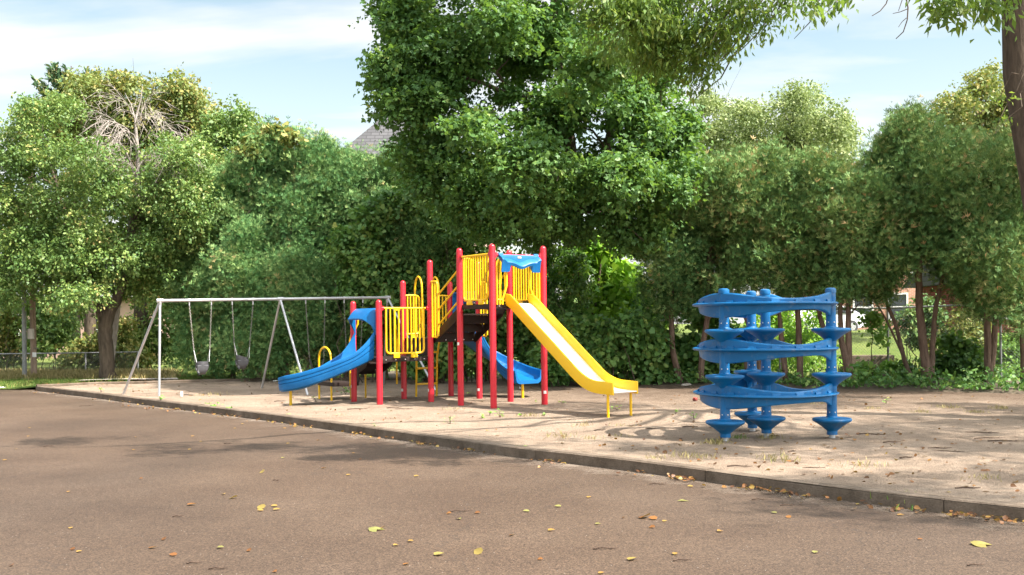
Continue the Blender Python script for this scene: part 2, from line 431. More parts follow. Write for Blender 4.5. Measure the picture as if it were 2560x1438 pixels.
def pxblobs(lst, Y, deep=0.8, jit=0.0, rng=None, doubles=1):
    """[(px, py, rx, ry)] in photo pixels at depth Y -> [(centre, (rx, ry, rz))] in metres."""
    out = []
    for b in lst:
        px, py, rx, ry = b[:4]
        y0 = b[4] if len(b) > 4 else Y
        for k in range(doubles):
            y = y0 + (rng.normal() * jit if rng is not None and jit else 0.0) + (k - (doubles - 1) / 2) * 1.6
            c = P(px, py, y); s = y / FPX
            out.append((tuple(c), (rx * s, rx * s * deep, ry * s)))
    return out

def tree(name, label, cat, base, trunk_paths, blobs, n, size, shape, m, seed, bark_m='bark', lobe=0.75, limbs=14, limb_r=0.07, group=None, start=None, twig=True, **kw):
    """A thing: trunk (with its limbs) and crown."""
    rng = np.random.default_rng(seed)
    root = thing(name, base, label, cat, group)
    cr, (C, Lr) = crown("crown", blobs, n, size, shape, M[m], root, rng, lobe=lobe, **kw)
    tb = MB()
    tops = []
    for path in trunk_paths:
        pts = [Vector(p[0]) for p in path]; rs = [p[1] for p in path]
        # finer, slightly crooked
        fp, fr = [], []
        for i in range(len(pts) - 1):
            for k in range(3):
                t = k / 3; fp.append(pts[i].lerp(pts[i + 1], t) + Vector(rng.normal(size=3)) * rs[i] * 0.10 * (0 if i + k == 0 else 1)); fr.append(rs[i] + (rs[i + 1] - rs[i]) * t)
        fp.append(pts[-1]); fr.append(rs[-1])
        tb.tube(fp, fr, 9)
        tops += list(zip(fp, fr))
    if limbs:
        hi = tops[len(tops) // 3:] if start is None else [t for t in tops if t[0].z > start] or tops[-2:]
        order = rng.permutation(len(C))[:limbs]
        for j in order:
            tgt = Vector(C[j])
            cand = sorted(hi, key=lambda q: (q[0] - tgt).length + 0.6 * max(0, q[0].z - tgt.z + 0.5))
            s, sr = cand[min(len(cand) - 1, int(rng.integers(0, 3)))]
            L = (tgt - s).length
            if L < 0.4: continue
            r0 = min(sr * 0.7, limb_r * (0.6 + 0.12 * L))
            pts = wobble(s, tgt, 5, 0.05, rng, 0.06)
            tb.tube(pts, [r0 * (1 - 0.8 * i / 5) for i in range(6)], 6)
            if twig:
                for k in range(3):
                    a = pts[3 + k % 2]; b = a + Vector(rng.normal(size=3)) * Lr[j] * 0.8
                    tb.tube([a, a.lerp(b, 0.5) + Vector((0, 0, 0.05)), b], [r0 * 0.35, r0 * 0.22, r0 * 0.08], 4, False)
    tb.build("trunk", M[bark_m], root)
    return root

# ------------------------------------------------------------------ the setting: ground, asphalt, kerb, sand, lawn
ASPH = -0.125
def sheet(name, rows, m, kind='structure', uvz=None):
    mb = MB(); n = len(rows[0])
    mb.v = [tuple(p) for r in rows for p in r]
    mb.f = [(i * n + k, i * n + k + 1, (i + 1) * n + k + 1, (i + 1) * n + k) for i in range(len(rows) - 1) for k in range(n - 1)]
    o = mb.build(name, m, None)
    me = o.data
    if len(me.polygons) and me.polygons[0].normal.z < 0: me.flip_normals()
    o["kind"] = kind
    return o
def resample(pts, n):
    pts = [Vector(p) for p in pts]
    d = [0.0]
    for a, b in zip(pts, pts[1:]): d.append(d[-1] + (b - a).length)
    out = []
    for i in range(n):
        t = d[-1] * i / (n - 1); k = max(j for j in range(len(d)) if d[j] <= t + 1e-9); k = min(k, len(pts) - 2)
        out.append(pts[k].lerp(pts[k + 1], (t - d[k]) / max(1e-9, d[k + 1] - d[k])))
    return out
def hsh(x, y, s):
    return (math.sin(x * 1.7 * s + 0.7 * y * s + 1.3) + math.sin(y * 2.1 * s - 0.9 * x * s + 4.1) + math.sin((x + y) * 1.27 * s + 2.2) * 0.7 + math.sin(x * 3.9 * s - y * 3.1 * s)) / 3.7

# asphalt: worn, brown-grey, speckled with pale stones
m, nt, bs = mat("worn_asphalt")
co = objco(nt, True)
f1 = noise(nt, 0.55, 5, 0.6, co); f2 = noise(nt, 58, 3, 0.75, co); f3 = noise(nt, 17, 5, 0.75, co)
c = ramp(nt, f1, [(0.25, (0.054, 0.035, 0.023)), (0.5, (0.068, 0.046, 0.031)), (0.8, (0.087, 0.062, 0.044))])
c = mixc(nt, 0.95, c, ramp(nt, f2, [(0.34, (0.20, 0.19, 0.18)), (0.5, (0.5, 0.49, 0.48)), (0.66, (0.86, 0.84, 0.82))]), 'OVERLAY')
c = mixc(nt, 0.45, c, ramp(nt, f3, [(0.36, (0.30, 0.29, 0.28)), (0.64, (0.68, 0.67, 0.66))]), 'OVERLAY')
wv = noise(nt, 1.3, 5, 0.6, co); wc = nt.nodes.new("ShaderNodeMix"); wc.data_type = 'RGBA'
ve = nt.nodes.new("ShaderNodeTexVoronoi"); ve.feature = 'DISTANCE_TO_EDGE'; ve.inputs["Scale"].default_value = 0.28
mpv = nt.nodes.new("ShaderNodeVectorMath"); mpv.operation = 'ADD'; nt.links.new(co, mpv.inputs[0])
nv = nt.nodes.new("ShaderNodeTexNoise"); nv.inputs["Scale"].default_value = 1.6; nv.inputs["Detail"].default_value = 6; nt.links.new(co, nv.inputs["Vector"])
nt.links.new(nv.outputs["Color"], mpv.inputs[1]); nt.links.new(mpv.outputs[0], ve.inputs["Vector"])
ck = nt.nodes.new("ShaderNodeMapRange"); ck.inputs["From Min"].default_value = 0.0035; ck.inputs["From Max"].default_value = 0.0015; nt.links.new(ve.outputs["Distance"], ck.inputs["Value"])
c = mixc(nt, 0.35, c, mixc(nt, ck.outputs[0], c, (0.03, 0.024, 0.02, 1)))
vo = nt.nodes.new("ShaderNodeTexVoronoi"); vo.inputs["Scale"].default_value = 20.0; nt.links.new(co, vo.inputs["Vector"])
sp = nt.nodes.new("ShaderNodeMapRange"); sp.inputs["From Min"].default_value = 0.10; sp.inputs["From Max"].default_value = 0.05; nt.links.new(vo.outputs["Distance"], sp.inputs["Value"])
vs_ = nt.nodes.new("ShaderNodeSeparateColor"); nt.links.new(vo.outputs["Color"], vs_.inputs[0])
gt = nt.nodes.new("ShaderNodeMath"); gt.operation = 'GREATER_THAN'; gt.inputs[1].default_value = 0.80; nt.links.new(vs_.outputs[0], gt.inputs[0])
mu = nt.nodes.new("ShaderNodeMath"); mu.operation = 'MULTIPLY'; nt.links.new(sp.outputs[0], mu.inputs[0]); nt.links.new(gt.outputs[0], mu.inputs[1])
c = mixc(nt, mu.outputs[0], c, (0.40, 0.36, 0.32, 1))
f4 = noise(nt, 0.16, 3, 0.5, co, 0.6)
st_ = noise(nt, 0.9, 6, 0.7, co, 1.0)
c = mixc(nt, 0.5, c, ramp(nt, st_, [(0.28, (0.30, 0.29, 0.29)), (0.42, (0.5, 0.5, 0.5)), (0.62, (0.5, 0.5, 0.5)), (0.74, (0.64, 0.63, 0.61))]), 'OVERLAY')
c = mixc(nt, 0.6, c, ramp(nt, f4, [(0.35, (0.36, 0.36, 0.37)), (0.65, (0.62, 0.60, 0.58))]), 'OVERLAY')
nt.links.new(c, bs.inputs["Base Color"]); bs.inputs["Roughness"].default_value = 0.72; bs.inputs["Specular IOR Level"].default_value = 0.32
bump(nt, bs, f2, 0.7, 0.010)
M['asphalt'] = m

m, nt, bs = mat("playground_sand")
co = objco(nt, True)
f1 = noise(nt, 0.8, 5, 0.6, co); f2 = noise(nt, 60, 3, 0.65, co); f3 = noise(nt, 6, 6, 0.7, co)
c = ramp(nt, f1, [(0.3, (0.255, 0.193, 0.143)), (0.6, (0.350, 0.272, 0.207))])
c = mixc(nt, 0.75, c, ramp(nt, f2, [(0.30, (0.22, 0.2, 0.18)), (0.5, (0.5, 0.5, 0.5)), (0.75, (0.75, 0.74, 0.72))]), 'OVERLAY')
c = mixc(nt, 0.45, c, ramp(nt, f3, [(0.3, (0.3, 0.28, 0.26)), (0.55, (0.52, 0.52, 0.52))]), 'OVERLAY')
# dark soil and needles towards the trees at the right and back
sx = nt.nodes.new("ShaderNodeSeparateXYZ"); nt.links.new(co, sx.inputs[0])
def nm(op, a, b, clamp=False):
    n = nt.nodes.new("ShaderNodeMath"); n.operation = op; n.use_clamp = clamp
    for i, v in enumerate((a, b)):
        if isinstance(v, (int, float)): n.inputs[i].default_value = v
        else: nt.links.new(v, n.inputs[i])
    return n.outputs[0]
dd = nm('ADD', nm('MULTIPLY', sx.outputs[1], 0.16), nm('MULTIPLY', sx.outputs[0], 0.055))
dd = nm('SUBTRACT', dd, 3.15)
dd = nm('ADD', dd, nm('MULTIPLY', nm('SUBTRACT', noise(nt, 1.1, 6, 0.7, co), 0.5), 1.9), True)
right = nm('MULTIPLY', nm('ADD', sx.outputs[0], 2.0), 0.25, True)
soil = nm('MULTIPLY', dd, right)
f5 = noise(nt, 22, 5, 0.7, co)
c = mixc(nt, nm('MULTIPLY', soil, 0.9), c, ramp(nt, f5, [(0.3, (0.060, 0.040, 0.028)), (0.7, (0.20, 0.145, 0.105))]))
# scattered dark crumbs
vo = nt.nodes.new("ShaderNodeTexVoronoi"); vo.inputs["Scale"].default_value = 9.0; nt.links.new(co, vo.inputs["Vector"])
crumb = nm('MULTIPLY', nm('LESS_THAN', vo.outputs["Distance"], 0.12), nm('GREATER_THAN', f3, 0.56))
c = mixc(nt, nm('MULTIPLY', crumb, 0.6), c, (0.10, 0.065, 0.045, 1))
nt.links.new(c, bs.inputs["Base Color"]); bs.inputs["Roughness"].default_value = 0.95; bs.inputs["Specular IOR Level"].default_value = 0.1
b1 = nt.nodes.new("ShaderNodeMath"); b1.operation = 'ADD'; nt.links.new(f2, b1.inputs[0]); nt.links.new(noise(nt, 9, 5, 0.65, co), b1.inputs[1])
bump(nt, bs, b1.outputs[0], 0.9, 0.05)
M['sand'] = m

m, nt, bs = mat("weathered_concrete")
co = objco(nt, True)
f1 = noise(nt, 1.5, 5, 0.6, co); f2 = noise(nt, 55, 4, 0.7, co); f3 = noise(nt, 4, 6, 0.7, co)
c = ramp(nt, f1, [(0.3, (0.125, 0.094, 0.068)), (0.7, (0.205, 0.160, 0.122))])
c = mixc(nt, 0.6, c, ramp(nt, f2, [(0.3, (0.3, 0.3, 0.3)), (0.7, (0.65, 0.65, 0.65))]), 'OVERLAY')
c = mixc(nt, 0.6, c, ramp(nt, f3, [(0.35, (0.22, 0.21, 0.19)), (0.6, (0.55, 0.55, 0.55))]), 'OVERLAY')
nt.links.new(c, bs.inputs["Base Color"]); bs.inputs["Roughness"].default_value = 0.9; bs.inputs["Specular IOR Level"].default_value = 0.2
bump(nt, bs, f2, 0.6, 0.02)
M['concrete'] = m
m, nt, bs = mat("pale_concrete")
co = objco(nt, True)
nt.links.new(ramp(nt, noise(nt, 3, 5, 0.6, co), [(0.3, (0.5, 0.43, 0.38)), (0.7, (0.66, 0.58, 0.52))]), bs.inputs["Base Color"]); bs.inputs["Roughness"].default_value = 0.9
M['pale_concrete'] = m

m, nt, bs = mat("lawn_turf")
co = objco(nt, True)
f1 = noise(nt, 0.5, 5, 0.65, co); f2 = noise(nt, 30, 4, 0.7, co)
c = ramp(nt, f1, [(0.3, (0.07, 0.12, 0.025)), (0.6, (0.15, 0.18, 0.05)), (0.8, (0.24, 0.21, 0.09))])
c = mixc(nt, 0.6, c, ramp(nt, f2, [(0.3, (0.25, 0.25, 0.25)), (0.7, (0.7, 0.7, 0.7))]), 'OVERLAY')
nt.links.new(c, bs.inputs["Base Color"]); bs.inputs["Roughness"].default_value = 0.95; bs.inputs["Specular IOR Level"].default_value = 0.1
bump(nt, bs, f2, 0.8, 0.05)
M['lawn'] = m
m, nt, bs = mat("forest_soil")
co = objco(nt, True)
nt.links.new(ramp(nt, noise(nt, 5, 7, 0.7, co), [(0.3, (0.045, 0.034, 0.022)), (0.55, (0.10, 0.075, 0.05)), (0.75, (0.09, 0.10, 0.035))]), bs.inputs["Base Color"]); bs.inputs["Roughness"].default_value = 1.0
M['soil'] = m

KERB_PX = [(89, 965.5), (250, 983.6), (403, 1003), (551, 1020), (700, 1038), (900, 1065), (1280, 1117), (1600, 1152), (1920, 1194), (2230, 1232), (2560, 1266)]
KTOP = 0.012
kl = [G(x, y, KTOP) for x, y in KERB_PX]
kd = (kl[-1] - kl[-2]).normalized()
kl += [kl[-1] + kd * 3.0, kl[-1] + kd * 14.0]
KL = resample(kl, 90)
BACK_PX = [(95, 961.5), (250, 957), (400, 953.5), (700, 947), (1000, 948), (1300, 954), (1640, 962), (2000, 971), (2300, 977), (2560, 985)]
bl = [G(x, y, 0.0) for x, y in BACK_PX]
bl += [bl[-1] + Vector((4, -0.8, 0)), bl[-1] + Vector((22, -4, 0))]
BL = resample(bl, 90)

sheet("ground", [[(-400, -200, -0.3), (400, -200, -0.3)], [(-400, 900, -0.3), (400, 900, -0.3)]], M['soil'])
kerb_foot = [Vector((p.x, p.y, ASPH)) for p in KL]
far_left = [Vector((-80, 33.5, ASPH)), Vector((-30, 31.6, ASPH)), Vector((-16, 30.7, ASPH)), kerb_foot[0] + Vector((-0.3, 0.55, 0))]
edge = resample(far_left, 20) + [k + Vector((0.06, 0.05, 0)) for k in kerb_foot]
sheet("asphalt", [[Vector((e.x * 1.0, -30.0, ASPH)) if i < 20 else Vector((e.x, -30.0, ASPH)) for i, e in enumerate(edge)], edge], M['asphalt'])
# sand, slightly lumpy
HOLLOWS = [(2.0, 17.2, 0.7, 0.07), (-5.2, 21.8, 0.6, 0.06), (0.8, 22.9, 0.5, 0.05), (-7.4, 25.8, 0.8, 0.06), (-6.4, 26.3, 0.8, 0.06), (-4.9, 26.9, 0.9, 0.06), (-2.3, 24.6, 0.5, 0.05), (3.7, 14.6, 1.0, 0.04)]
def sand_z(x, y):
    return -sum(h * math.exp(-((x - a) ** 2 + (y - b) ** 2) / (r * r)) for a, b, r, h in HOLLOWS) + 0.010 * hsh(x * 1.3, y, 4.3) + 0.007 * hsh(x, y * 1.2, 9.7) + 0.016 * hsh(x, y, 1.1) + 0.012 * hsh(x + 5, y - 3, 2.7) + 0.006 * hsh(x, y, 6.1) - 0.012
rows = []
NR = 90
KLs, BLs = resample(KL, 200), resample(BL, 200)
for j in range(NR + 1):
    t = (j / NR) ** 1.25; r = []
    for a, b in zip(KLs, BLs):
        p = a.lerp(b, t); p = Vector((p.x, p.y, sand_z(p.x, p.y) * min(1, 6 * t + 0.1, 8 * (1 - t) + 0.3)))
        r.append(p)
    rows.append(r)
sheet("sand", rows, M['sand'])
# lawn behind and to the left, rising to a low bank at the right
lawn_front = [Vector((-90, 33.6, -0.11)), Vector((-40, 32.0, -0.11)), Vector((-20, 31.0, -0.11)), kerb_foot[0] + Vector((-0.55, 0.65, 0.02))] + [Vector((b.x, b.y - 0.05, -0.01)) for b in BL[1:]] + [Vector((90, 6, 0))]
lf = resample(lawn_front, 160)
rows = []
for d in (0, 0.4, 1.0, 2, 3.5, 5, 7, 9, 12, 15, 18, 22, 30, 50, 120, 400):
    r = []
    for p in lf:
        y = p.y + d
        z = p.z * max(0, 1 - d / 0.8) + (0.03 * hsh(p.x, y, 0.5) if d > 0.5 else 0) - (0.03 if d > 0.3 else 0)
        sr = min(1, max(0, (p.x - 4) / 4)); k = min(1, max(0, (d - 5) / 14)); z += sr * 1.15 * k * k * (3 - 2 * k)
        r.append(Vector((p.x, y, z)))
    rows.append(r)
sheet("lawn", rows, M['lawn'])
# dark earth under the trees, laid over the lawn
rows = []
BLt = resample([b for b in BL if b.x > -4.5], 60)
for d in (-0.03, 0.8, 1.8, 3.0, 4.2):
    rows.append([Vector((b.x, b.y + d + (0.5 * hsh(b.x, d, 2.0) if d > 2 else 0), (0.045 + 0.02 * hsh(b.x, b.y + d, 1.5) + 0.03 * (d > 0.5)) if d > 0 else -0.03)) for b in BLt])
sheet("woodland_ground", rows, M['soil'])
# path seen beyond the left tree
pa = [G(190, 951, 0.05), G(300, 948, 0.05), G(380, 948, 0.05), G(446, 948, 0.05)]
pb = [G(210, 949.5, 0.05), G(305, 944, 0.05), G(372, 939.5, 0.05), G(436, 938.5, 0.05)]
sheet("path", [pa, pb], M['pale_concrete'])

def kerb(name, line, width, z0, z1, m, label, gap=2.6):
    """Concrete edging: slabs butted end to end with narrow joints, one mesh."""
    mb = MB(); L = resample(line, max(24, int(sum((b - a).length for a, b in zip(line, line[1:])) / 0.33)))
    nrm = []
    for i, p in enumerate(L):
        d = (L[min(i + 1, len(L) - 1)] - L[max(i - 1, 0)]); d.z = 0; d.normalize(); nrm.append(Vector((-d.y, d.x, 0)))
    acc, ring, off = 0.0, [], [0.0, 0]
    rk = np.random.default_rng(77)
    def cross(p, n, i):
        w = 0.004 * hsh(p.x, p.y, 3); zt = z1 + 0.006 * hsh(p.x, p.y, 1.3) + 0.004 * hsh(p.x, p.y, 8.0) + off[0]
        f = p + n * w
        return [Vector((f.x, f.y, z0)), Vector((f.x, f.y, zt - 0.02)), Vector((*(f + n * 0.02).xy, zt)), Vector((*(p + n * (width - 0.015)).xy, zt)), Vector((*(p + n * width).xy, zt - 0.02)), Vector((*(p + n * width).xy, z0))]
    for i, p in enumerate(L):
        ring.append(cross(p, nrm[i], i))
        if i: acc += (L[i] - L[i - 1]).length
        if (acc > gap or i == len(L) - 1) and len(ring) > 1:
            mb.loft(ring); acc = 0.0; off[0] = 0.003 * rk.normal()
            if i < len(L) - 1:
                d = (L[i + 1] - p).normalized() * 0.009
                ring = [cross(p + d, nrm[i], i)]
    o = mb.build(name, m, None, angle=30)
    tag(o, label, "kerb")
    return o
kerb("concrete_kerb", kl, 0.17, ASPH - 0.1, KTOP, M['concrete'], "weathered brown concrete kerb running diagonally between asphalt and sand")
kerb("concrete_edging", [G(x, y, 0.05) for x, y in [(93, 962.5), (250, 956), (400, 952.5), (700, 945), (1000, 945), (1110, 948)]], 0.14, -0.1, 0.055, M['concrete'], "low concrete edging between the back of the sand and the grass strip")

# sand washed over the kerb, thinning out on the asphalt
m, nt, bs = mat("washed_sand")
co = objco(nt, True)
nt.links.new(ramp(nt, noise(nt, 40, 4, 0.7, co), [(0.3, (0.16, 0.122, 0.092)), (0.7, (0.27, 0.21, 0.16))]), bs.inputs["Base Color"]); bs.inputs["Roughness"].default_value = 0.95
at = nt.nodes.new("ShaderNodeAttribute"); at.attribute_name = "thin"
def nm2(op, a, b, clamp=False):
    n = nt.nodes.new("ShaderNodeMath"); n.operation = op; n.use_clamp = clamp
    for i, v in enumerate((a, b)):
        if isinstance(v, (int, float)): n.inputs[i].default_value = v
        else: nt.links.new(v, n.inputs[i])
    return n.outputs[0]
al = nm2('ADD', nm2('MULTIPLY', nm2('SUBTRACT', noise(nt, 2.2, 7, 0.75, co), 0.5), 3.2), nm2('SUBTRACT', 0.62, nm2('MULTIPLY', at.outputs["Fac"], 1.25)), True)
al = nm2('MULTIPLY', al, nm2('ADD', 0.35, nm2('MULTIPLY', noise(nt, 70, 3, 0.6, co), 0.9)), True)
tr_ = nt.nodes.new("ShaderNodeBsdfTransparent"); mx_ = nt.nodes.new("ShaderNodeMixShader")
nt.links.new(al, mx_.inputs[0]); nt.links.new(tr_.outputs[0], mx_.inputs[1]); nt.links.new(bs.outputs[0], mx_.inputs[2]); nt.links.new(mx_.outputs[0], nt.nodes["Material Output"].inputs["Surface"])
M['dust'] = m
KF = resample(kl, 120); rows = []
for w in (-0.01, 0.12, 0.28, 0.5, 0.8):
    r = []
    for i, p in enumerate(KF):
        d = (KF[min(i + 1, 119)] - KF[max(i - 1, 0)]).normalized(); r.append(Vector((p.x + d.y * w, p.y - d.x * w, ASPH + 0.004)))
    rows.append(r)
o = sheet("washed_sand", rows, M['dust'])
a_ = o.data.attributes.new("thin", 'FLOAT', 'POINT'); a_.data.foreach_set("value", np.repeat([0, 0.15, 0.35, 0.62, 1.0], 120).astype(np.float32))

# ------------------------------------------------------------------ play structure
TH = 0.596; UNIT = 1.22
GA = Vector((math.cos(TH), math.sin(TH), 0)); GB = Vector((-math.sin(TH), math.cos(TH), 0))
GO = Vector((-2.752, 21.505, 0))
def g(s, t, z=0.0): return GO + GA * (UNIT * s) + GB * (UNIT * t) + Vector((0, 0, z))
ZL, ZM, ZT = 0.95, 1.34, 2.02          # low, middle and tower deck heights
play = thing("play_structure", g(1, 0), "red post play structure with yellow railings, brown decks and three slides", "play structure")
posts = [((0, 0), 2.155), ((0, 1), 2.155), ((1, 0), 3.01), ((1, 1), 2.62), ((2, 0), 3.01), ((2, 1), 2.62), ((1, -1), 3.18), ((2, -1), 3.18), ((1, -2), 3.18), ((2, -2), 3.18)]
PR = 0.0635
def sticker_on(post, base, z, dirn):
    mb = MB(); d = Vector(dirn).normalized(); a0 = math.atan2(d.y, d.x); rr = PR + 0.003
    ring = [[Vector(base) + Vector((rr * math.cos(a0 + q), rr * math.sin(a0 + q), zz)) for q in (-0.45, -0.22, 0, 0.22, 0.45)] for zz in (z, z + 0.06)]
    mb.loft(ring, closed=False, caps=False)
    mb.build("sticker", M['sticker'], post)
for (st, h) in posts:
    mb = MB(); b = g(*st)
    prof = [(PR, -0.3), (PR, h - PR)] + [(PR * math.cos(R(q)), h - PR + PR * math.sin(R(q))) for q in (20, 40, 60, 78)] + [(0.004, h)]
    mb.lathe(b, prof, 24)
    # clamp ears where rails meet the post
    po = mb.build("post", M['red'], play)
    if st in ((2, -2), (2, 0), (1, 1), (1, 0), (0, 1)):
        dr = {(2, -2): (0.12, -1, 0), (2, 0): (-0.4, -1, 0), (1, 1): (-0.7, -1, 0), (1, 0): (-1, -0.5, 0), (0, 1): (-1, -0.35, 0)}[st]
        sticker_on(po, b, {(2, -2): 0.22, (2, 0): 0.16, (1, 1): 0.15, (1, 0): 0.2, (0, 1): 0.28}[st], dr)
    if st == (1, -1):
        sticker_on(po, b, 1.20, (-0.9, -1, 0))
def deck(s0, s1, t0, t1, z):
    mb = MB(); i = 0.02
    mb.box((g((s0 + s1) / 2, (t0 + t1) / 2, z - 0.045)), (s1 - s0) * UNIT - i, (t1 - t0) * UNIT - i, 0.09, GA, GB)
    o = mb.build("deck", M['brown'], play, bevel=0.008)
    for k in range(5):
        bb = MB()
        bb.tube([g(s0 + (k + 0.7) / 5.4 * (s1 - s0), t0, z - 0.045) - GB * (-0.012), g(s0 + (k + 0.7) / 5.4 * (s1 - s0), t0, z - 0.045) - GB * 0.004], 0.011, 8)
        bb.build("bolt", M['bolt'], o)
deck(0, 1, 0, 1, ZL); deck(1, 2, 0, 1, ZM); deck(1, 2, -2, -1, ZT)
mb = MB(); mb.box(g(1.0, 0.5, (ZL + ZM) / 2 - 0.02) + GA * 0.02, 0.02, UNIT * 0.86, ZM - ZL - 0.07, GA, GB); mb.build("riser_panel", M['brown'], play)

RB, RT = 0.0165, 0.021
def rounded(p0, p1, p2, r, n=5):
    a, b = (p0 - p1).normalized(), (p2 - p1).normalized()
    s, e = p1 + a * r, p1 + b * r
    return [s.lerp(p1, i / n).lerp(p1.lerp(e, i / n), i / n) for i in range(n + 1)]
def barrier(p, q, z0, z1, nb, inset=0.10, stub=True, name="railing", toes=True, dz=0.0, open_end=None):
    """Railing between posts p and q: top rail, U-shaped frame with rounded lower corners, upright bars, floor brackets."""
    p, q = Vector(p), Vector(q); d = (q - p); L = d.length; d.normalize()
    zz = Vector((0, 0, 1)); mb = MB()
    sl = dz / L
    A = p + d * (inset + PR); B = q - d * (inset + PR) if open_end is None else q
    def at(x, z): return A + d * x + zz * (z + sl * x)
    W = (B - A).length
    mb.tube([p + d * PR * 0.6 + zz * z1, q - d * PR * 0.6 + zz * (z1 + dz)], RT, 10)
    c1 = rounded(at(0, z1), at(0, z0), at(W, z0), 0.10); c2 = rounded(at(0, z0), at(W, z0), at(W, z1), 0.10)
    mb.tube([at(0, z1)] + c1 + c2 + [at(W, z1)], RT, 10)
    for k in range(1, nb + 1):
        x = W * k / (nb + 1); mb.tube([at(x, z0), at(x, z1)], RB, 8)
    o = mb.build(name, M['yellow'], play)
    for e, sg in ((p + zz * z1, 1), (q + zz * (z1 + dz), -1)):
        cl = MB(); cl.tube([e + d * sg * PR * 0.5, e + d * sg * (PR + 0.05)], 0.030, 10)
        cl.box(e + d * sg * (PR + 0.012), 0.035, 0.05, 0.09, d, d.cross(zz), zz)
        cl.build("clamp", M['red'], o)
    if toes:
        side = d.cross(zz)
        for x in (W * 0.27, W * 0.73):
            tb = MB(); tb.box(at(x, z0 - 0.045) + side * 0.012, 0.15, 0.03, 0.10, d, side, zz)
            tb.build("bracket", M['yellow'], o, bevel=0.006)
    return o
# front of the low deck, tower sides and back
barrier(g(0, 0), g(1, 0), ZL + 0.085, ZL + 1.03, 8)
barrier(g(1, -1), g(1, -2), ZT + 0.085, ZT + 0.97, 9)
barrier(g(2, -1), g(2, -2), ZT + 0.085, ZT + 0.97, 9)
# tower back edge: two narrow half railings either side of the stair opening
def half_panel(p, d, w, z0, z1, nb, name="side_railing", flip=False):
    p, d = Vector(p), Vector(d); zz = Vector((0, 0, 1)); mb = MB()
    A = p + d * (PR + 0.05); B = A + d * w
    c0 = rounded(A + zz * z0, A + zz * z1, B + zz * z1, 0.03); c1 = rounded(A + zz * z1, B + zz * z1, B + zz * z0, 0.11); c2 = rounded(B + zz * z1, B + zz * z0, A + zz * z0, 0.10)
    mb.tube([p + zz * z1 + d * PR * 0.5] + c0[2:] + c1 + c2 + [A + zz * z0], RT, 10)
    mb.tube([A + zz * z0, A + zz * z1], RB, 8)
    for k in range(1, nb + 1):
        x = w * k / (nb + 1); mb.tube([A + d * x + zz * z0, A + d * x + zz * z1], RB, 8)
    tb = mb.build(name, M['yellow'], play)
    bb = MB(); bb.box(A + d * w * 0.5 + zz * (z0 - 0.05), 0.10, 0.03, 0.10, d, d.cross(zz), zz); bb.build("bracket", M['yellow'], tb)
    return tb
half_panel(g(1, -1), GA, 0.20, ZT + 0.085, ZT + 0.95, 1)
half_panel(g(2, -1), -GA, 0.20, ZT + 0.085, ZT + 0.95, 1)
# tower front edge, either side of the yellow slide: looped handles
def loop_handle(p, d, w, z0, z1, name="grab_loop", kick=0.10):
    p, d = Vector(p), Vector(d); zz = Vector((0, 0, 1)); mb = MB()
    A = p + d * (PR + 0.04); B = A + d * w
    top = arc((A + B) / 2 + zz * (z1 - w / 2), (A - B) / 2, zz * w / 2, 0, 180, 8)
    mid = z0 + (z1 - z0) * 0.32
    path = [A + zz * z0] + top + [B + zz * (mid + 0.10), B - d * kick * 0.5 + zz * (mid - 0.05), B - d * kick + zz * (mid - 0.17), B - d * kick + zz * z0]
    mb.tube(path, RT, 10)
    mb.tube([(A + B - d * kick) / 2 + zz * z0, (A + B - d * kick) / 2 + zz * (z1 - 0.03)], RB, 8)
    mb.tube([A + zz * (z0 + 0.1), B - d * kick + zz * (z0 + 0.1)], RB, 8)
    return mb.build(name, M['yellow'], play)
loop_handle(g(1, -2), GA, 0.23, ZT - 0.02, ZT + 0.86)
loop_handle(g(2, -2), -GA, 0.23, ZT - 0.02, ZT + 0.86)
# middle deck: back edge with the ladder opening, tall arches over the ladder
half_panel(g(1, 1), GA, 0.30, ZM + 0.085, ZM + 0.95, 3)
half_panel(g(2, 1), -GA, 0.26, ZM + 0.085, ZM + 0.95, 2)
for s, e in ((1.40, 1), (1.76, -1)):
    mb = MB(); a = g(s, 1, ZM - 0.02); o = GB * 0.33
    zt = ZM + 1.38
    mb.tube([a, a + Vector((0, 0, zt - ZM - 0.28))] + arc(a + o * 0.5 + Vector((0, 0, zt - ZM - 0.28)), -o * 0.5, Vector((0, 0, 0.30)), 0, 180, 8)[1:] + [a + o + Vector((0, 0, 0.2)), a + o * 0.55 + Vector((0, 0, -0.05))], RT + 0.003, 10)
    mb.build("ladder_handrail", M['yellow'], play)
mb = MB()
for s in (1.36, 1.80):
    mb.tube([g(s, 1.20, -0.2), g(s, 1.16, 0.9), g(s, 1.05, ZM - 0.03)], 0.024, 10)
ld = mb.build("ladder", M['yellow'], play)
for z in (0.28, 0.64, 1.00):
    mb = MB(); tt = 1.20 - 0.06 * z
    mb.box((g(1.58, tt, z)), 0.44 * UNIT, 0.05, 0.045, GA, GB); mb.build("rung", M['yellow'], ld, bevel=0.01)

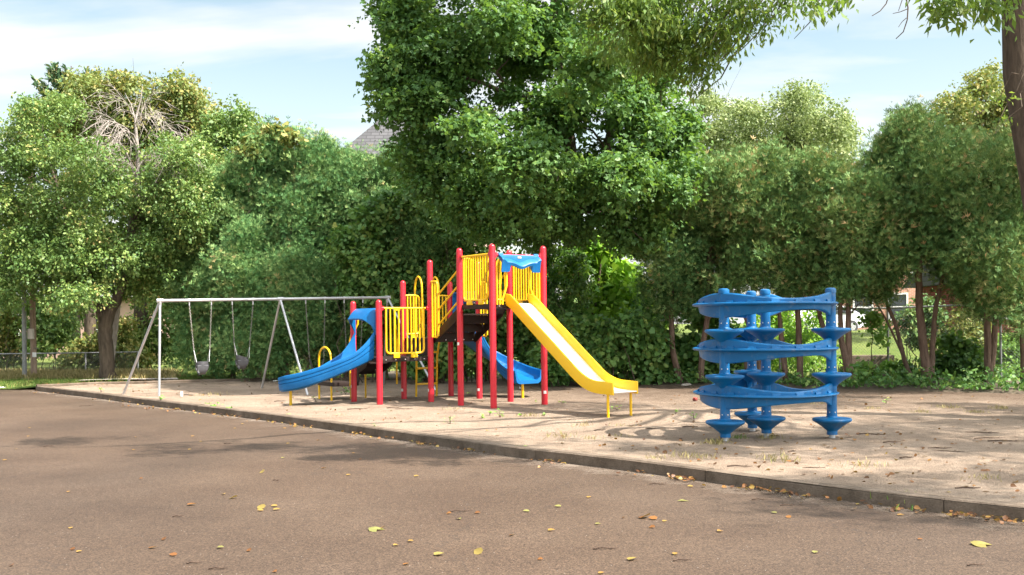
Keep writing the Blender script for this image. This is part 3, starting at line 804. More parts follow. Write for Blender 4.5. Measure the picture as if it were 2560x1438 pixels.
# stairs from the middle deck up to the tower
def flight(p0, p1, side, w, nsteps, name, rise_mat, perf=True, string_h=0.20):
    """Flight from p0 (foot) to p1 (head); side = unit vector across, w = width. Stringers, then treads and risers as sub-parts."""
    p0, p1, side = Vector(p0), Vector(p1), Vector(side)
    run = p1 - p0; zz = Vector((0, 0, 1)); fl = Vector((run.x, run.y, 0)); Lh = fl.length; fl.normalize(); H = run.z
    mb = MB()
    for sg in (-1, 1):
        o = side * (sg * w / 2)
        A = p0 + o + zz * (-0.10); B = p0 + o + zz * 0.07; C_ = p1 + o + zz * (-0.005); D = p1 + o + zz * (-0.10) - fl * 0.02; E_ = p1 + o - fl * 0.16 + zz * (-0.24)
        mb.prism([A - fl * 0.02, B - fl * 0.02 + zz * 0.0, B + fl * 0.12 + zz * 0.10, C_ - fl * 0.14, C_, D, E_ + fl * 0.02], side * (0.022 * -sg))
    st = mb.build(name, rise_mat, play, bevel=0.004)
    for k in range(nsteps):
        z = H * (k + 1) / (nsteps + 1); x = Lh * (k + 0.5) / (nsteps + 0.5)
        tb = MB(); tb.box(p0 + fl * (x) + zz * (z - 0.015), Lh / (nsteps + 0.5) * 0.98, w - 0.06, 0.03, fl, side)
        # riser hanging below the tread's front edge, with a row of holes along its top
        zl = H * k / (nsteps + 1)
        xx = x - Lh / (nsteps + 0.5) * 0.47
        tb.box(p0 + fl * xx + zz * ((z - 0.042 + zl) / 2), 0.012, w - 0.06, z - 0.042 - zl, fl, side)
        nt_ = int(w / 0.045)
        for q in range(nt_ + 1):
            tb.box(p0 + fl * xx + side * ((q / nt_ - 0.5) * (w - 0.08)) + zz * (z - 0.036), 0.012, 0.031, 0.014, fl, side)
        tb.build("tread", rise_mat, st)
    return st
flight(g(1.5, 0, ZM - 0.02), g(1.5, -1, ZT), GA, UNIT * 0.86, 3, "staircase", M['brown'])
def stair_rail(s):
    """Sloping three-rail guard beside the tower stairs, with a flat barred panel at its foot."""
    a, b = g(s, 0), g(s, -1); d = (b - a).normalized(); zz = Vector((0, 0, 1)); mb = MB()
    f = a + d * 0.34
    for h in (0.28, 0.60, 0.92):
        mb.tube([f + zz * (ZM + h + 0.02), f + d * 0.07 + zz * (ZM + h + 0.03), b - d * PR * 0.5 + zz * (ZM + h + 0.49)], RT, 10)
    mb.tube([f + zz * (ZM + 0.05), f + zz * (ZM + 0.95)], RT, 10)
    A, B = a + d * (PR + 0.03), f - d * 0.03
    z0, z1 = ZM + 0.02, ZM + 1.20
    mb.tube([a + zz * z1] + rounded(A + zz * z1, B + zz * z1, B + zz * z0, 0.08) + rounded(B + zz * z1, B + zz * z0, A + zz * z0, 0.06) + [A + zz * z0, A + zz * z1], RT, 10)
    mb.tube([(A + B) / 2 + zz * z0, (A + B) / 2 + zz * z1], RB, 8)
    mb.build("stair_guard", M['yellow'], play)
stair_rail(1.0); stair_rail(2.0)

# transfer steps behind the low deck
tz = 0.38
mb = MB()
mb.prism([g(-0.20, 1.42, tz), g(0.30, 1.42, tz), g(0.30, 1.92, tz), g(0.05, 2.12, tz), g(-0.20, 2.12, tz)], (0, 0, -0.09))
tp = mb.build("transfer_platform", M['brown'], play, bevel=0.006)
mb = MB(); mb.box(g(0.30, 1.62, tz + 0.13), 0.022, UNIT * 0.42, 0.30, GA, GB); mb.build("riser_panel", M['brown'], tp)
mb = MB(); mb.box(g(0.42, 1.62, tz + 0.27), 0.30, UNIT * 0.42, 0.06, GA, GB); mb.build("upper_step", M['brown'], tp)
flight(g(0.55, 1.72, 0.52), g(0.55, 1.0, ZL), GA, 0.62, 2, "transfer_staircase", M['brown'])
for s, t in ((0.32, 1.80), (0.62, 1.80)):
    mb = MB(); mb.tube([g(s, t, -0.2), g(s, t, 0.52)], 0.022, 10); mb.build("leg", M['yellow'], play)
mb = MB()
a, b = g(-0.18, 1.56), g(-0.18, 2.10); h = 1.14; w = (b - a) / 2
mb.tube([a + Vector((0, 0, -0.2)), a + Vector((0, 0, h - 0.26))] + arc((a + b) / 2 + Vector((0, 0, h - 0.26)), -w, Vector((0, 0, 0.27)), 0, 180, 10)[1:] + [b + Vector((0, 0, -0.2))], 0.023, 10)
mb.build("hoop_handrail", M['yellow'], play)
for s, e in ((0.12, 1), (0.86, -1)):
    mb = MB(); a = g(s, 1.06)
    mb.tube([a + Vector((0, 0, ZL + 0.98)), a + Vector((0, 0, ZL + 0.72)), a - GA * 0.04 * e + GB * 0.04 + Vector((0, 0, ZL + 0.60)), a - GA * 0.10 * e + GB * 0.12 + Vector((0, 0, ZL + 0.48)), a - GA * 0.12 * e + GB * 0.16 + Vector((0, 0, ZL + 0.36)), a - GA * 0.12 * e + GB * 0.16 + Vector((0, 0, 0.30))], RT, 10)
    mb.tube([a + Vector((0, 0, ZL + 0.98)), a + Vector((0, 0, ZL + 1.01)), g(0 if e > 0 else 1, 1) + Vector((0, 0, ZL + 1.01))], RT, 10)
    mb.build("entry_handrail", M['yellow'], play)

# slides
def bez(p0, p1, p2, t): return p0 * (1 - t) ** 2 + p1 * 2 * t * (1 - t) + p2 * t * t
def trough(path, zf, hw, wf, n=28, lip=0.03, tilt=None):
    """Moulded plastic chute swept along path(t): rolled rims, ribbed outer walls, rounded bed."""
    rings = []
    for i in range(n + 1):
        t = i / n; c = path(t); e = 1e-3
        d = (path(min(1, t + e)) - path(max(0, t - e))); d.z = 0; d.normalize(); sd_ = Vector((d.y, -d.x, 0)); zz = Vector((0, 0, 1))
        z = zf(t); W = wf(t); hl, hr = hw(t)
        def pt(w, h): return Vector((c.x, c.y, z + h)) + sd_ * w
        def half(sg, h):
            out = [(W - 0.085, -0.065), (W - 0.02, -0.03), (W + 0.005, 0.04), (W + 0.012, h * 0.36), (W + 0.000, h * 0.38), (W + 0.002, h * 0.42), (W + 0.018, h * 0.44), (W + 0.022, h * 0.64), (W + 0.010, h * 0.66), (W + 0.012, h * 0.70), (W + 0.028, h * 0.72), (W + 0.035, h - 0.03), (W + 0.030, h), (W + 0.005, h + 0.008), (W - 0.012, h - 0.015)]
            inn = [(W - 0.022, h * 0.5), (W - 0.04, 0.07), (W - 0.11, 0.008)]
            return out, inn
        oL, iL = half(-1, hl); oR, iR = half(1, hr)
        ring = [pt(w, h) for w, h in oR] + [pt(w, h) for w, h in iR] + [pt(-w, h) for w, h in iL[::-1]] + [pt(-w, h) for w, h in oL[::-1]]
        rings.append(ring)
    return rings
def sstep(x): x = min(1, max(0, x)); return x * x * (3 - 2 * x)
def hood(parent, mid, out, side, zdeck, ztop, W):
    """Moulded entry hood: square at the deck, drawn out to a narrower arched mouth that pinches in to the chute's walls."""
    mid, out, side = Vector(mid), Vector(out), Vector(side); zz = Vector((0, 0, 1)); mb = MB()
    zp = zdeck + 0.47; zl_ = ztop - 0.215
    H = ztop - zp
    back = [(0.0, W, zp), (0.0, W, zp + H * 0.3), (0.0, W, zp + H * 0.6), (0.0, W, ztop - 0.06), (0.0, W - 0.06, ztop), (0.0, W * 0.5, ztop), (0.0, 0.0, ztop)]
    front = [(0.030, W, zp), (0.045, W - 0.005, zp + 0.10), (0.095, W - 0.035, zp + 0.20), (0.20, W - 0.10, zl_ - 0.055), (0.255, W - 0.17, zl_ - 0.008), (0.262, W * 0.35, zl_), (0.265, 0.0, zl_ + 0.004)]
    back = back + [(u, -w, z) for u, w, z in back[-2::-1]]; front = front + [(u, -w, z) for u, w, z in front[-2::-1]]
    th = 0.03; cz = zdeck + 0.62
    def ring(t, e=0.0):
        o, i = [], []
        for (a, b) in zip(back, front):
            u = a[0] + (b[0] - a[0]) * t + e; bul = 0.03 * math.sin(math.pi * t)
            w = a[1] + (b[1] - a[1]) * (t ** 1.3); z = a[2] + (b[2] - a[2]) * (t ** 1.15) + bul * (0.5 if a[2] > cz else 0)
            o.append(mid + out * u + side * w + zz * z)
            nw = abs(w) > 0.6 * W; k = (1 if w > 0 else -1) if abs(w) > 1e-4 else 0
            i.append(mid + out * u + side * (w - k * th * (1 if abs(w) > W * 0.45 else 0)) + zz * (z - (th if z > zp + H * 0.55 else 0)))
        return o + i[::-1]
    mb.loft([ring(x) for x in (0, 0.12, 0.3, 0.5, 0.7, 0.88, 1.0)])
    ho = mb.build("slide_hood", M['blue'], parent, angle=35)
    for sg in (-1, 1):
        bb = MB()
        bb.tube([mid + side * (sg * (W + 0.07)) + zz * (ztop - 0.05), mid + side * (sg * (W - 0.02)) + zz * (ztop - 0.05)], 0.026, 10)
        bb.build("clamp", M['red'], ho)
    return ho
zero = Vector((0, 0, 0))
# left curved slide
p0, p1, p2 = g(-0.03, 0.5), Vector((-3.95, 21.45, 0)), Vector((-4.70, 21.74, 0))
def zl(t): return 0.335 + (ZL + 0.02 - 0.335) * ((1 - t) ** 1.55) - 0.05 * sstep(1 - abs(t - 0.82) / 0.2) * 0
rings = trough(lambda t: bez(p0, p1, p2, t), zl, lambda t: ((0.255 - 0.03 * sstep((t - 0.9) / 0.1) + 0.26 * (1 - min(1, t / 0.26)) ** 2.2,) * 2), lambda t: 0.46 - 0.07 * sstep(t / 0.5) - 0.06 * sstep((t - 0.93) / 0.07))
mb = MB(); mb.loft(rings); sl = mb.build("curved_slide", M['blue'], play, angle=28)
hood(sl, g(0, 0.5), -GA, GB, ZL, 1.985, 0.51)
lg = Vector((-4.64, 21.72, 0)); mb = MB(); mb.tube([lg + Vector((0, 0, -0.2)), lg + Vector((0, 0, 0.30))], 0.030, 12); mb.build("leg", M['yellow'], sl)
# back curved slide from the middle deck
q0, q1, q2 = g(2.03, 0.5), Vector((-0.22, 23.88, 0)), Vector((0.36, 23.06, 0))
rings = trough(lambda t: bez(q0, q1, q2, t), lambda t: 0.36 + (ZM + 0.02 - 0.36) * ((1 - t) ** 1.7), lambda t: ((0.235 + 0.24 * (1 - min(1, t / 0.26)) ** 2.2,) * 2), lambda t: 0.46 - 0.07 * sstep(t / 0.5) - 0.05 * sstep((t - 0.93) / 0.07))
mb = MB(); mb.loft(rings); sl2 = mb.build("curved_slide", M['blue'], play, angle=28)
hood(sl2, g(2, 0.5), GA, GB, ZM, ZM + 1.02, 0.51)
lg = Vector((0.22, 23.12, 0)); mb = MB(); mb.tube([lg + Vector((0, 0, -0.2)), lg + Vector((0, 0, 0.33))], 0.030, 12); mb.build("leg", M['yellow'], sl2)

# yellow slide: two steel-edged side walls and a bare metal bed
YD = Vector((0.600, -0.800, 0)).normalized(); YS = Vector((-YD.y, YD.x, 0)) * -1
YW = 0.27
y0 = g(1.5, -2)
prof = [(-0.02, ZT + 0.01), (0.06, ZT), (0.14, ZT - 0.04), (0.22, ZT - 0.095)]
slope = 0.70
for k in range(1, 10): prof.append((0.22 + k * 0.19, ZT - 0.095 - k * 0.19 * slope))
d_, z_ = prof[-1]
for k in range(1, 9):
    s_ = slope * (1 - sstep(k / 8.0) * 0.96); d_ += 0.115; z_ -= 0.115 * s_; prof.append((d_, z_))
prof += [(d_ + 0.10, z_ - 0.004), (d_ + 0.20, z_ - 0.006)]
YEND = prof[-1]
def yp(d, z, w): return y0 + YD * d + YS * w + Vector((0, 0, z))
mb = MB()
rings = []
for i, (d, z) in enumerate(prof):
    rings.append([yp(d, z, -YW), yp(d, z, YW), yp(d, z - 0.018, YW), yp(d, z - 0.018, -YW)])
mb.loft(rings); ys = mb.build("yellow_slide", M['steel'], play, angle=30)
for sg in (-1, 1):
    rings = []
    for i, (d, z) in enumerate(prof):
        j0, j1 = max(0, i - 1), min(len(prof) - 1, i + 1)
        td = Vector((prof[j1][0] - prof[j0][0], prof[j1][1] - prof[j0][1], 0)).normalized(); nd = Vector((-td.y, td.x, 0))
        if nd.y < 0: nd = -nd
        hh = 0.165 if i > 2 else 0.165 + 0.02 * (2 - i); lo = -0.055
        if i == 0: nd = Vector((-0.35, 0.94, 0)).normalized()
        A = (d + nd.x * hh, z + nd.y * hh); B = (d + nd.x * lo, z + nd.y * lo)
        if i == len(prof) - 1: A = (B[0], A[1])
        wi, wo = sg * (YW + 0.001), sg * (YW + 0.032)
        rings.append([yp(*A, wi), yp(A[0], A[1], wo), yp(*B, wo), yp(*B, wi)])
    mb = MB(); mb.loft(rings); mb.build("side_wall", M['yslide'], ys, angle=30, bevel=0.007)
for sg in (-1, 1):
    b = y0 + YD * (YEND[0] - 0.16) + YS * (sg * (YW + 0.0)); mb = MB()
    mb.tube([b + Vector((0, 0, -0.2)), b + Vector((0, 0, YEND[1] - 0.02))], 0.024, 12); mb.build("leg", M['yellow'], ys)
# blue canopy over the yellow slide's entry
zz = Vector((0, 0, 1)); NB = -GB
mb = MB(); Wc = 0.46; cm = g(1.5, -2); zt = ZT + 0.96
top = []; N = 24
outl = []
for k in range(N + 1):
    x = -Wc + 2 * Wc * k / N; u = x / Wc
    lowr = 0.27 - 0.075 * math.exp(-(u / 0.30) ** 2) * -1 - 0.0
    if abs(u) > 0.60: low = 0.345
    elif abs(u) > 0.48: low = 0.345 - 0.14 * sstep((0.60 - abs(u)) / 0.12)
    else: low = 0.205 + 0.055 * math.exp(-(u / 0.22) ** 2)
    ledge = 0.045 + 0.075 * math.exp(-(u / 0.33) ** 2) + 0.03 * (abs(u) < 0.8)
    if abs(u) > 0.9: ledge = 0.02
    outl.append((x, low, ledge))
def canopy_ring(x, low, ledge):
    q = lambda u, z: cm + GA * x + NB * u + zz * (zt - z)
    l2 = ledge + 0.085
    return [q(0.0, 0), q(0.035, 0.0), q(0.045, 0.02), q(0.05, ledge), q(0.14, l2 - 0.025), q(0.155, l2), q(0.135, l2 + 0.05), q(0.105, low), q(0.08, low), q(0.10, l2 + 0.05), q(0.02, ledge + 0.06), q(0.0, ledge + 0.05)]
mb.loft([canopy_ring(*o) for o in outl])
for sg in (-1, 1):
    mb.tube([cm + GA * (sg * (Wc - 0.09)) + zz * (zt - 0.01), cm + GA * (sg * (Wc + 0.015)) + zz * (zt - 0.01)], 0.042, 12)
hd = mb.build("slide_canopy", M['blue'], play, angle=35)
mb = MB(); mb.tube([g(1, -2, zt - 0.01) + GA * PR * 0.5, g(2, -2, zt - 0.01) - GA * PR * 0.5], 0.022, 10)
for e, sg in ((g(1, -2, zt - 0.01), 1), (g(2, -2, zt - 0.01), -1)): mb.box(e + GA * sg * (PR + 0.015), 0.04, 0.05, 0.10, GA, GB)
mb.build("support_bar", M['red'], play)
mb = MB(); mb.box(cm + NB * 0.052 + zz * (zt - 0.052), 0.085, 0.008, 0.035, GA, GB); mb.build("name_plate", M['tag'], hd, bevel=0.003)

# ------------------------------------------------------------------ swing set and swings
SA, SB = P(400, 752, 25.0), P(969, 744, 27.8)
sbase = Vector(((SA.x + SB.x) / 2, (SA.y + SB.y) / 2, 0))
swing_set = thing("swing_set", sbase, "galvanised steel swing frame with three pairs of splayed legs", "swing set")
mb = MB(); mb.tube([SA - (SB - SA).normalized() * 0.06, SB + (SB - SA).normalized() * 0.06], 0.036, 14); mb.build("top_beam", M['galv'], swing_set)
SMid = P(699, 748, (SA.y * 0.475 + SB.y * 0.525)); SMid = SA.lerp(SB, 0.502)
feet = [(SA, G(398, 990)), (SA, G(309, 985)), (SMid, G(768, 983)), (SMid, G(655, 969)), (SB, G(1087, 972)), (SB, G(960, 958))]
for top, ft in feet:
    mb = MB(); d = (ft - top).normalized()
    mb.tube([top + d * 0.03, ft + d * 0.2], 0.030, 12); mb.build("leg", M['galv'], swing_set)
for top in (SA, SMid, SB):
    mb = MB(); d = (SB - SA).normalized(); mb.tube([top - d * 0.075, top + d * 0.075], 0.050, 14)
    mb.tube([top, top + Vector((0, 0, -0.14))], [0.05, 0.034], 12); mb.build("joint_fitting", M['galv'], swing_set)
def chain_mb(mb, a, b, pitch=0.042, w=0.013, r=0.0042):
    a, b = Vector(a), Vector(b); L = (b - a).length; d = (b - a).normalized(); n = int(L / pitch)
    x = d.cross(Vector((0, 1, 0))).normalized(); y = d.cross(x)
    for i in range(n):
        c = a + d * (L * (i + 0.5) / n); u = x if i % 2 else y
        pts = [c + d * (pitch * 0.62 * math.cos(q)) + u * (w * math.sin(q)) for q in [2 * math.pi * k / 8 for k in range(9)]]
        mb.tube(pts, r, 4, False)
def bucket_seat(root, c, fw, rt, tilt=0.0):
    """Rubber toddler seat: band, back, front shell with leg holes, wires up to the chains."""
    zz = Vector((0, 0, 1)); mb = MB(); W, D, Hh = 0.150, 0.12, 0.30
    fw, rt = Vector(fw), Vector(rt)
    def ring(r0, z, n=20): return [c + rt * (W * r0 * math.cos(2 * math.pi * k / n)) + fw * (D * r0 * math.sin(2 * math.pi * k / n)) + zz * (z + tilt * math.cos(2 * math.pi * k / n)) for k in range(n)]
    # upper band
    o = [ring(1.0, 0.0), ring(1.03, -0.05), ring(1.0, -0.11)]; i = [ring(0.9, -0.11), ring(0.92, -0.05), ring(0.9, 0.0)]
    rings = o + i + [o[0]]
    mb.loft(rings, caps=False)
    # lower sling: front-to-back strap and bowl between the leg holes
    pts_o = []
    for sg in (1,):
        prof_ = [(1.0, -0.10), (1.0, -0.19), (0.82, -0.27), (0.45, -0.31), (0.0, -0.32), (-0.45, -0.31), (-0.82, -0.27), (-1.0, -0.19), (-1.0, -0.10)]
        wd = [0.13, 0.115, 0.075, 0.07, 0.075, 0.08, 0.10, 0.13, 0.14]
        rg = []
        for (y, z), w in zip(prof_, wd):
            p = c + fw * (D * y) + zz * z
            rg.append([p - rt * w, p + rt * w, p + rt * w * 0.9 + zz * 0.014 - fw * (0.014 * (1 if y > 0 else -1)), p - rt * w * 0.9 + zz * 0.014 - fw * (0.014 * (1 if y > 0 else -1))])
        mb.loft(rg)
    for sg in (-1, 1):
        rg = []
        for k in range(7):
            q = math.pi * (k / 6); p = c + rt * (sg * W * (0.98 - 0.15 * math.sin(q))) + zz * (-0.10 - 0.14 * math.sin(q)) + fw * (D * 0.9 * math.cos(q))
            rg.append([p, p + zz * 0.02 + rt * sg * 0.004, p + zz * 0.02 - rt * sg * 0.012, p - rt * sg * 0.012])
        mb.loft(rg)
    return mb.build("bucket_seat", M['rubber'], root, bevel=0.0)
def swing(ta, tb, px_bottom, Yb, label, tilt=0.0, belt=False):
    """A swing: two chains, wire hangers and a seat."""
    a, b = SA.lerp(SB, ta), SA.lerp(SB, tb); d = (SB - SA).normalized(); n = Vector((-d.y, d.x, 0))
    c = px_bottom
    root = thing("toddler_swing" if not belt else "belt_swing", (c.x, c.y, c.z), label, "swing", "swings hanging from the steel frame")
    ends = []
    for top, sg in ((a, -1), (b, 1)):
        e = c + d * (sg * 0.19) + Vector((0, 0, 0.30 + tilt * sg * 1.2))
        hb = MB(); hb.tube([top + Vector((0, 0, 0.04)), top + Vector((0, 0, -0.13))], 0.017, 8); hb.tube([top - d * 0.022, top + d * 0.022], 0.044, 14)
        ch = MB(); chain_mb(ch, top + Vector((0, 0, -0.12)), e)
        co_ = ch.build("chain", M['chain'], root); hb.build("hanger", M['galv'], co_)
        ends.append(e)
    if not belt:
        st = bucket_seat(root, c + Vector((0, 0, 0.02)), -n, d, tilt)
        for e, sg in zip(ends, (-1, 1)):
            for y in (-0.8, 0.8):
                wb = MB(); wb.tube([e, c + d * (sg * 0.15) + n * (0.13 * y) + Vector((0, 0, 0.01 + tilt * sg))], 0.005, 5)
                wb.build("hanger_wire", M['galv'], st)
    else:
        sb = MB(); rg = []
        for k in range(9):
            x = -1 + 2 * k / 8; p = c + d * (x * 0.19) + Vector((0, 0, -0.06 + 0.33 * abs(x) ** 2.2))
            rg.append([p - n * 0.075, p + n * 0.075, p + n * 0.075 + Vector((0, 0, 0.014)), p - n * 0.075 + Vector((0, 0, 0.014))])
        sb.loft(rg); sb.build("belt_seat", M['rubber'], root, bevel=0.003)
def tpar(px):   # parameter along the beam seen at photo column px
    lo, hi = 0.0, 1.0
    A = (SA.x / SA.y, SB.x / SB.y); k = (px - 1280) / FPX
    return (SA.x - k * SA.y) / ((SA.x - k * SA.y) - (SB.x - k * SB.y))
def seat_at(px, py, t):
    y = SA.lerp(SB, t).y; return P(px, py, y)
t1, t2, t3, t4, t5, t6, t7, t8 = [tpar(x) for x in (474, 529, 581, 633, 765, 813, 861, 908)]
swing(t1, t2, seat_at(505, 906, (t1 + t2) / 2), 0, "grey bucket swing hanging level, nearest the left end of the frame")
swing(t3, t4, seat_at(605, 893, (t3 + t4) / 2), 0, "grey bucket swing hanging tilted beside the middle legs", tilt=-0.045)
swing(t5, t6, seat_at(792, 925, (t5 + t6) / 2), 0, "belt swing on long chains just behind the blue curved slide", belt=True)
swing(t7, t8, seat_at(884, 922, (t7 + t8) / 2), 0, "belt swing farthest right, behind the slide hood", belt=True)

# ------------------------------------------------------------------ blue climber
CP = {'left': P(1813, 1055, 14.36), 'mid': P(1916, 1046, 14.86), 'right': P(2080, 1049, 14.57), 'rear': P(1881, 1034, 15.62)}
for k in CP: CP[k].z = 0
ctr = CP['mid'].copy()
climber = thing("climbing_maze", ctr, "blue plastic climbing frame of wavy panels and bowl shaped footholds", "climber")
ZR = (0.235, 0.865, 1.495)
def bowl_mb(b, z):
    mb = MB(); r = 0.268; pr = 0.072
    mb.lathe(b, [(pr, z - 0.215), (pr, z - 0.165), (pr + 0.006, z - 0.155), (0.15, z - 0.095), (0.225, z - 0.045), (r - 0.010, z - 0.028), (r, z - 0.015), (r + 0.001, z), (r - 0.008, z + 0.014), (r - 0.03, z + 0.018), (r - 0.055, z + 0.008), (pr + 0.05, z + 0.018), (pr + 0.012, z + 0.030), (pr, z + 0.045), (pr, z + 0.075)], 36)
    return mb
for k, b in CP.items():
    mb = MB()
    mb.lathe(b, [(0.069, 0.02), (0.069, 2.0), (0.074, 2.004), (0.076, 2.04), (0.070, 2.062), (0.05, 2.074), (0.0, 2.078)], 28)
    po = mb.build("post", M['bluec'], climber)
    fb = MB(); fb.tube([b + Vector((0, 0, -0.2)), b + Vector((0, 0, 0.03))], 0.045, 12); fb.build("post_foot", M['galv'], po)
    for z in ZR:
        bo = bowl_mb(b, z).build("foothold_bowl", M['bluec'], climber, angle=30)
        for q in (-0.75, 0.35):
            sb = MB(); d = Vector((math.sin(q), -math.cos(q), 0)); sb.tube([b + d * 0.066 + Vector((0, 0, z + 0.10)), b + d * 0.076 + Vector((0, 0, z + 0.10))], 0.009, 8)
            sb.build("bolt", M['bolt'], bo)
def ang(p): return math.atan2(p.y - ctr.y, p.x - ctr.x)
RAD = 0.5 * ((CP['left'] - ctr).xy.length + (CP['right'] - ctr).xy.length) + 0.03
a_rear, a_left, a_right = ang(CP['rear']), ang(CP['left']) % (2 * math.pi), ang(CP['right']) % (2 * math.pi)
if a_rear < 0: a_rear += 2 * math.pi
def wall_ring(p, nrm, zc, up, dn, th=0.03):
    q = lambda o, z: Vector((p.x, p.y, zc + z)) + nrm * o
    return [q(th, up - 0.012), q(th, 0.022), q(th + 0.058, 0.020), q(th + 0.080, 0.012), q(th + 0.084, -0.004), q(th + 0.062, -0.020), q(th - 0.005, -0.030), q(th - 0.018, dn + 0.01), q(th - 0.03, dn), q(-th * 0.3, dn), q(-th, dn + 0.02), q(-th, up - 0.012), q(-th * 0.4, up + 0.006), q(th * 0.5, up + 0.006)]
def bump_h(q, peaks, w):
    return max(math.exp(-((q - p) / w) ** 2) for p in peaks)
for z in ZR:
    zc = z + 0.365
    rings = []; n = 64
    for i in range(n + 1):
        t = i / n; q = a_rear + (a_right - a_rear) * t
        # radius eased so that the sweep passes through every post
        r = RAD + 0.02 * math.sin(q * 3)
        d = Vector((math.cos(q), math.sin(q), 0)); p = ctr + d * r
        hgt = bump_h(q, (a_left, a_right, a_rear), 0.62)
        up = 0.055 + 0.095 * hgt; dn = -0.085 - 0.105 * bump_h(q, (a_left, a_rear), 0.75) - 0.10 * bump_h(q, (a_right,), 0.30)
        rings.append(wall_ring(p, d, zc, up, dn))
    mb = MB(); mb.loft(rings)
    # raised grip pads along the flange
    for i in range(1, 13):
        q = a_rear + (a_right - a_rear) * (i / 13.0); pts = []
        for k in range(5):
            qq = q + (k - 2) * 0.028; d = Vector((math.cos(qq), math.sin(qq), 0)); p = ctr + d * (RAD + 0.02 * math.sin(qq * 3) + 0.036)
            pts.append([Vector((p.x, p.y, zc + 0.018)) + d * 0.02, Vector((p.x, p.y, zc + 0.05)) + d * 0.008, Vector((p.x, p.y, zc + 0.05)) - d * 0.012, Vector((p.x, p.y, zc + 0.018)) - d * 0.012])
        mb.loft(pts)
    ring_o = mb.build("wavy_panel", M['bluec'], climber, angle=32)
    # inner blades from the middle post to the right and rear posts
    for tgt, name in (('right', "inner_blade"), ('rear', "inner_blade")):
        rings = []; a, b = ctr, CP[tgt]; L = (b - a); s_ = Vector((-L.y, L.x, 0)).normalized(); n2 = 20
        for i in range(n2 + 1):
            t = i / n2; p = a.lerp(b, t) + s_ * (0.13 * math.sin(math.pi * t))
            e = max(math.exp(-(t / 0.28) ** 2), 0.8 * math.exp(-((1 - t) / 0.2) ** 2))
            rings.append([Vector((p.x, p.y, zc + 0.035 + 0.11 * e)) + s_ * 0.022, Vector((p.x, p.y, zc + 0.045 + 0.11 * e)), Vector((p.x, p.y, zc + 0.035 + 0.11 * e)) - s_ * 0.022,
                          Vector((p.x, p.y, zc - 0.05 - 0.12 * e)) - s_ * 0.03, Vector((p.x, p.y, zc - 0.06 - 0.12 * e)), Vector((p.x, p.y, zc - 0.05 - 0.12 * e)) + s_ * 0.03])
        mb = MB(); mb.loft(rings); mb.build(name, M['bluec'], climber, angle=40)

# ------------------------------------------------------------------ trees, hedge and undergrowth
def rg(seed): return np.random.default_rng(seed)
def T(lst, Y):   # trunk path: [(px, py, radius_m)] at depth Y
    return [(P(x, y, Y), r) for x, y, r in lst]
def foot(px, py):
    p = G(px, py, 0.0); return p

# big leafy tree at the left
Y = 33.0
b = pxblobs([(110, 300, 85, 60), (60, 400, 90, 80), (-40, 480, 90, 120), (200, 430, 115, 75), (110, 530, 140, 90), (320, 500, 150, 85), (440, 430, 95, 100), (480, 545, 75, 95), (415, 640, 105, 85), (240, 640, 160, 85), (80, 660, 120, 90), (330, 715, 105, 60), (180, 745, 95, 45), (20, 720, 60, 55), (120, 600, 120, 90), (390, 545, 100, 85)], Y, 0.9, 0.7, rg(1), 2)
tree("leafy_tree", "large bright green tree with a stout dark trunk left of the swing frame", "tree", P(270, 949, Y),
     [T([(271, 952, 0.29), (268, 930, 0.235), (264, 860, 0.225), (262, 812, 0.22), (290, 755, 0.16), (312, 690, 0.13), (330, 600, 0.10), (335, 470, 0.05)], Y), T([(262, 815, 0.15), (240, 745, 0.12), (215, 660, 0.09), (160, 520, 0.05), (110, 360, 0.03)], Y)],
     b, 110000, 0.11, 'oval', 'broad', 101, lobe=0.66, limbs=26, per=5.0, droop=0.45)
# taller yellowing trees behind it
Y = 40.0
b = pxblobs([(245, 235, 75, 55), (330, 275, 90, 75), (215, 320, 95, 90), (445, 255, 75, 65), (400, 340, 110, 90), (495, 330, 65, 90), (330, 400, 130, 90), (480, 440, 90, 90)], Y, 0.9, 0.8, rg(2), 2)
tree("yellowing_tree", "tall yellowing tree rising behind the bleached dead tree", "tree", Vector((P(350, 900, Y).x, Y, 0.0)), [T([(355, 944, 0.3), (352, 700, 0.24), (345, 450, 0.14), (340, 280, 0.05)], Y)], b, 50000, 0.15, 'oval', 'gold', 102, lobe=0.9, limbs=12, per=3.6)
Y = 38.0
b = pxblobs([(600, 300, 45, 45), (565, 350, 60, 60), (620, 380, 50, 80), (555, 450, 70, 80), (600, 480, 60, 110), (690, 380, 40, 50), (520, 560, 60, 90)], Y, 1.0, 0.6, rg(3), 2)
tree("slender_tree", "light green tree with a pointed top between the dead tree and the hedge", "tree", Vector((P(585, 900, Y).x, Y, 0.0)), [T([(585, 944, 0.2), (588, 700, 0.17), (595, 450, 0.1), (602, 290, 0.03)], Y)], b, 30000, 0.14, 'oval', 'broad', 103, lobe=0.7, limbs=10, per=4)
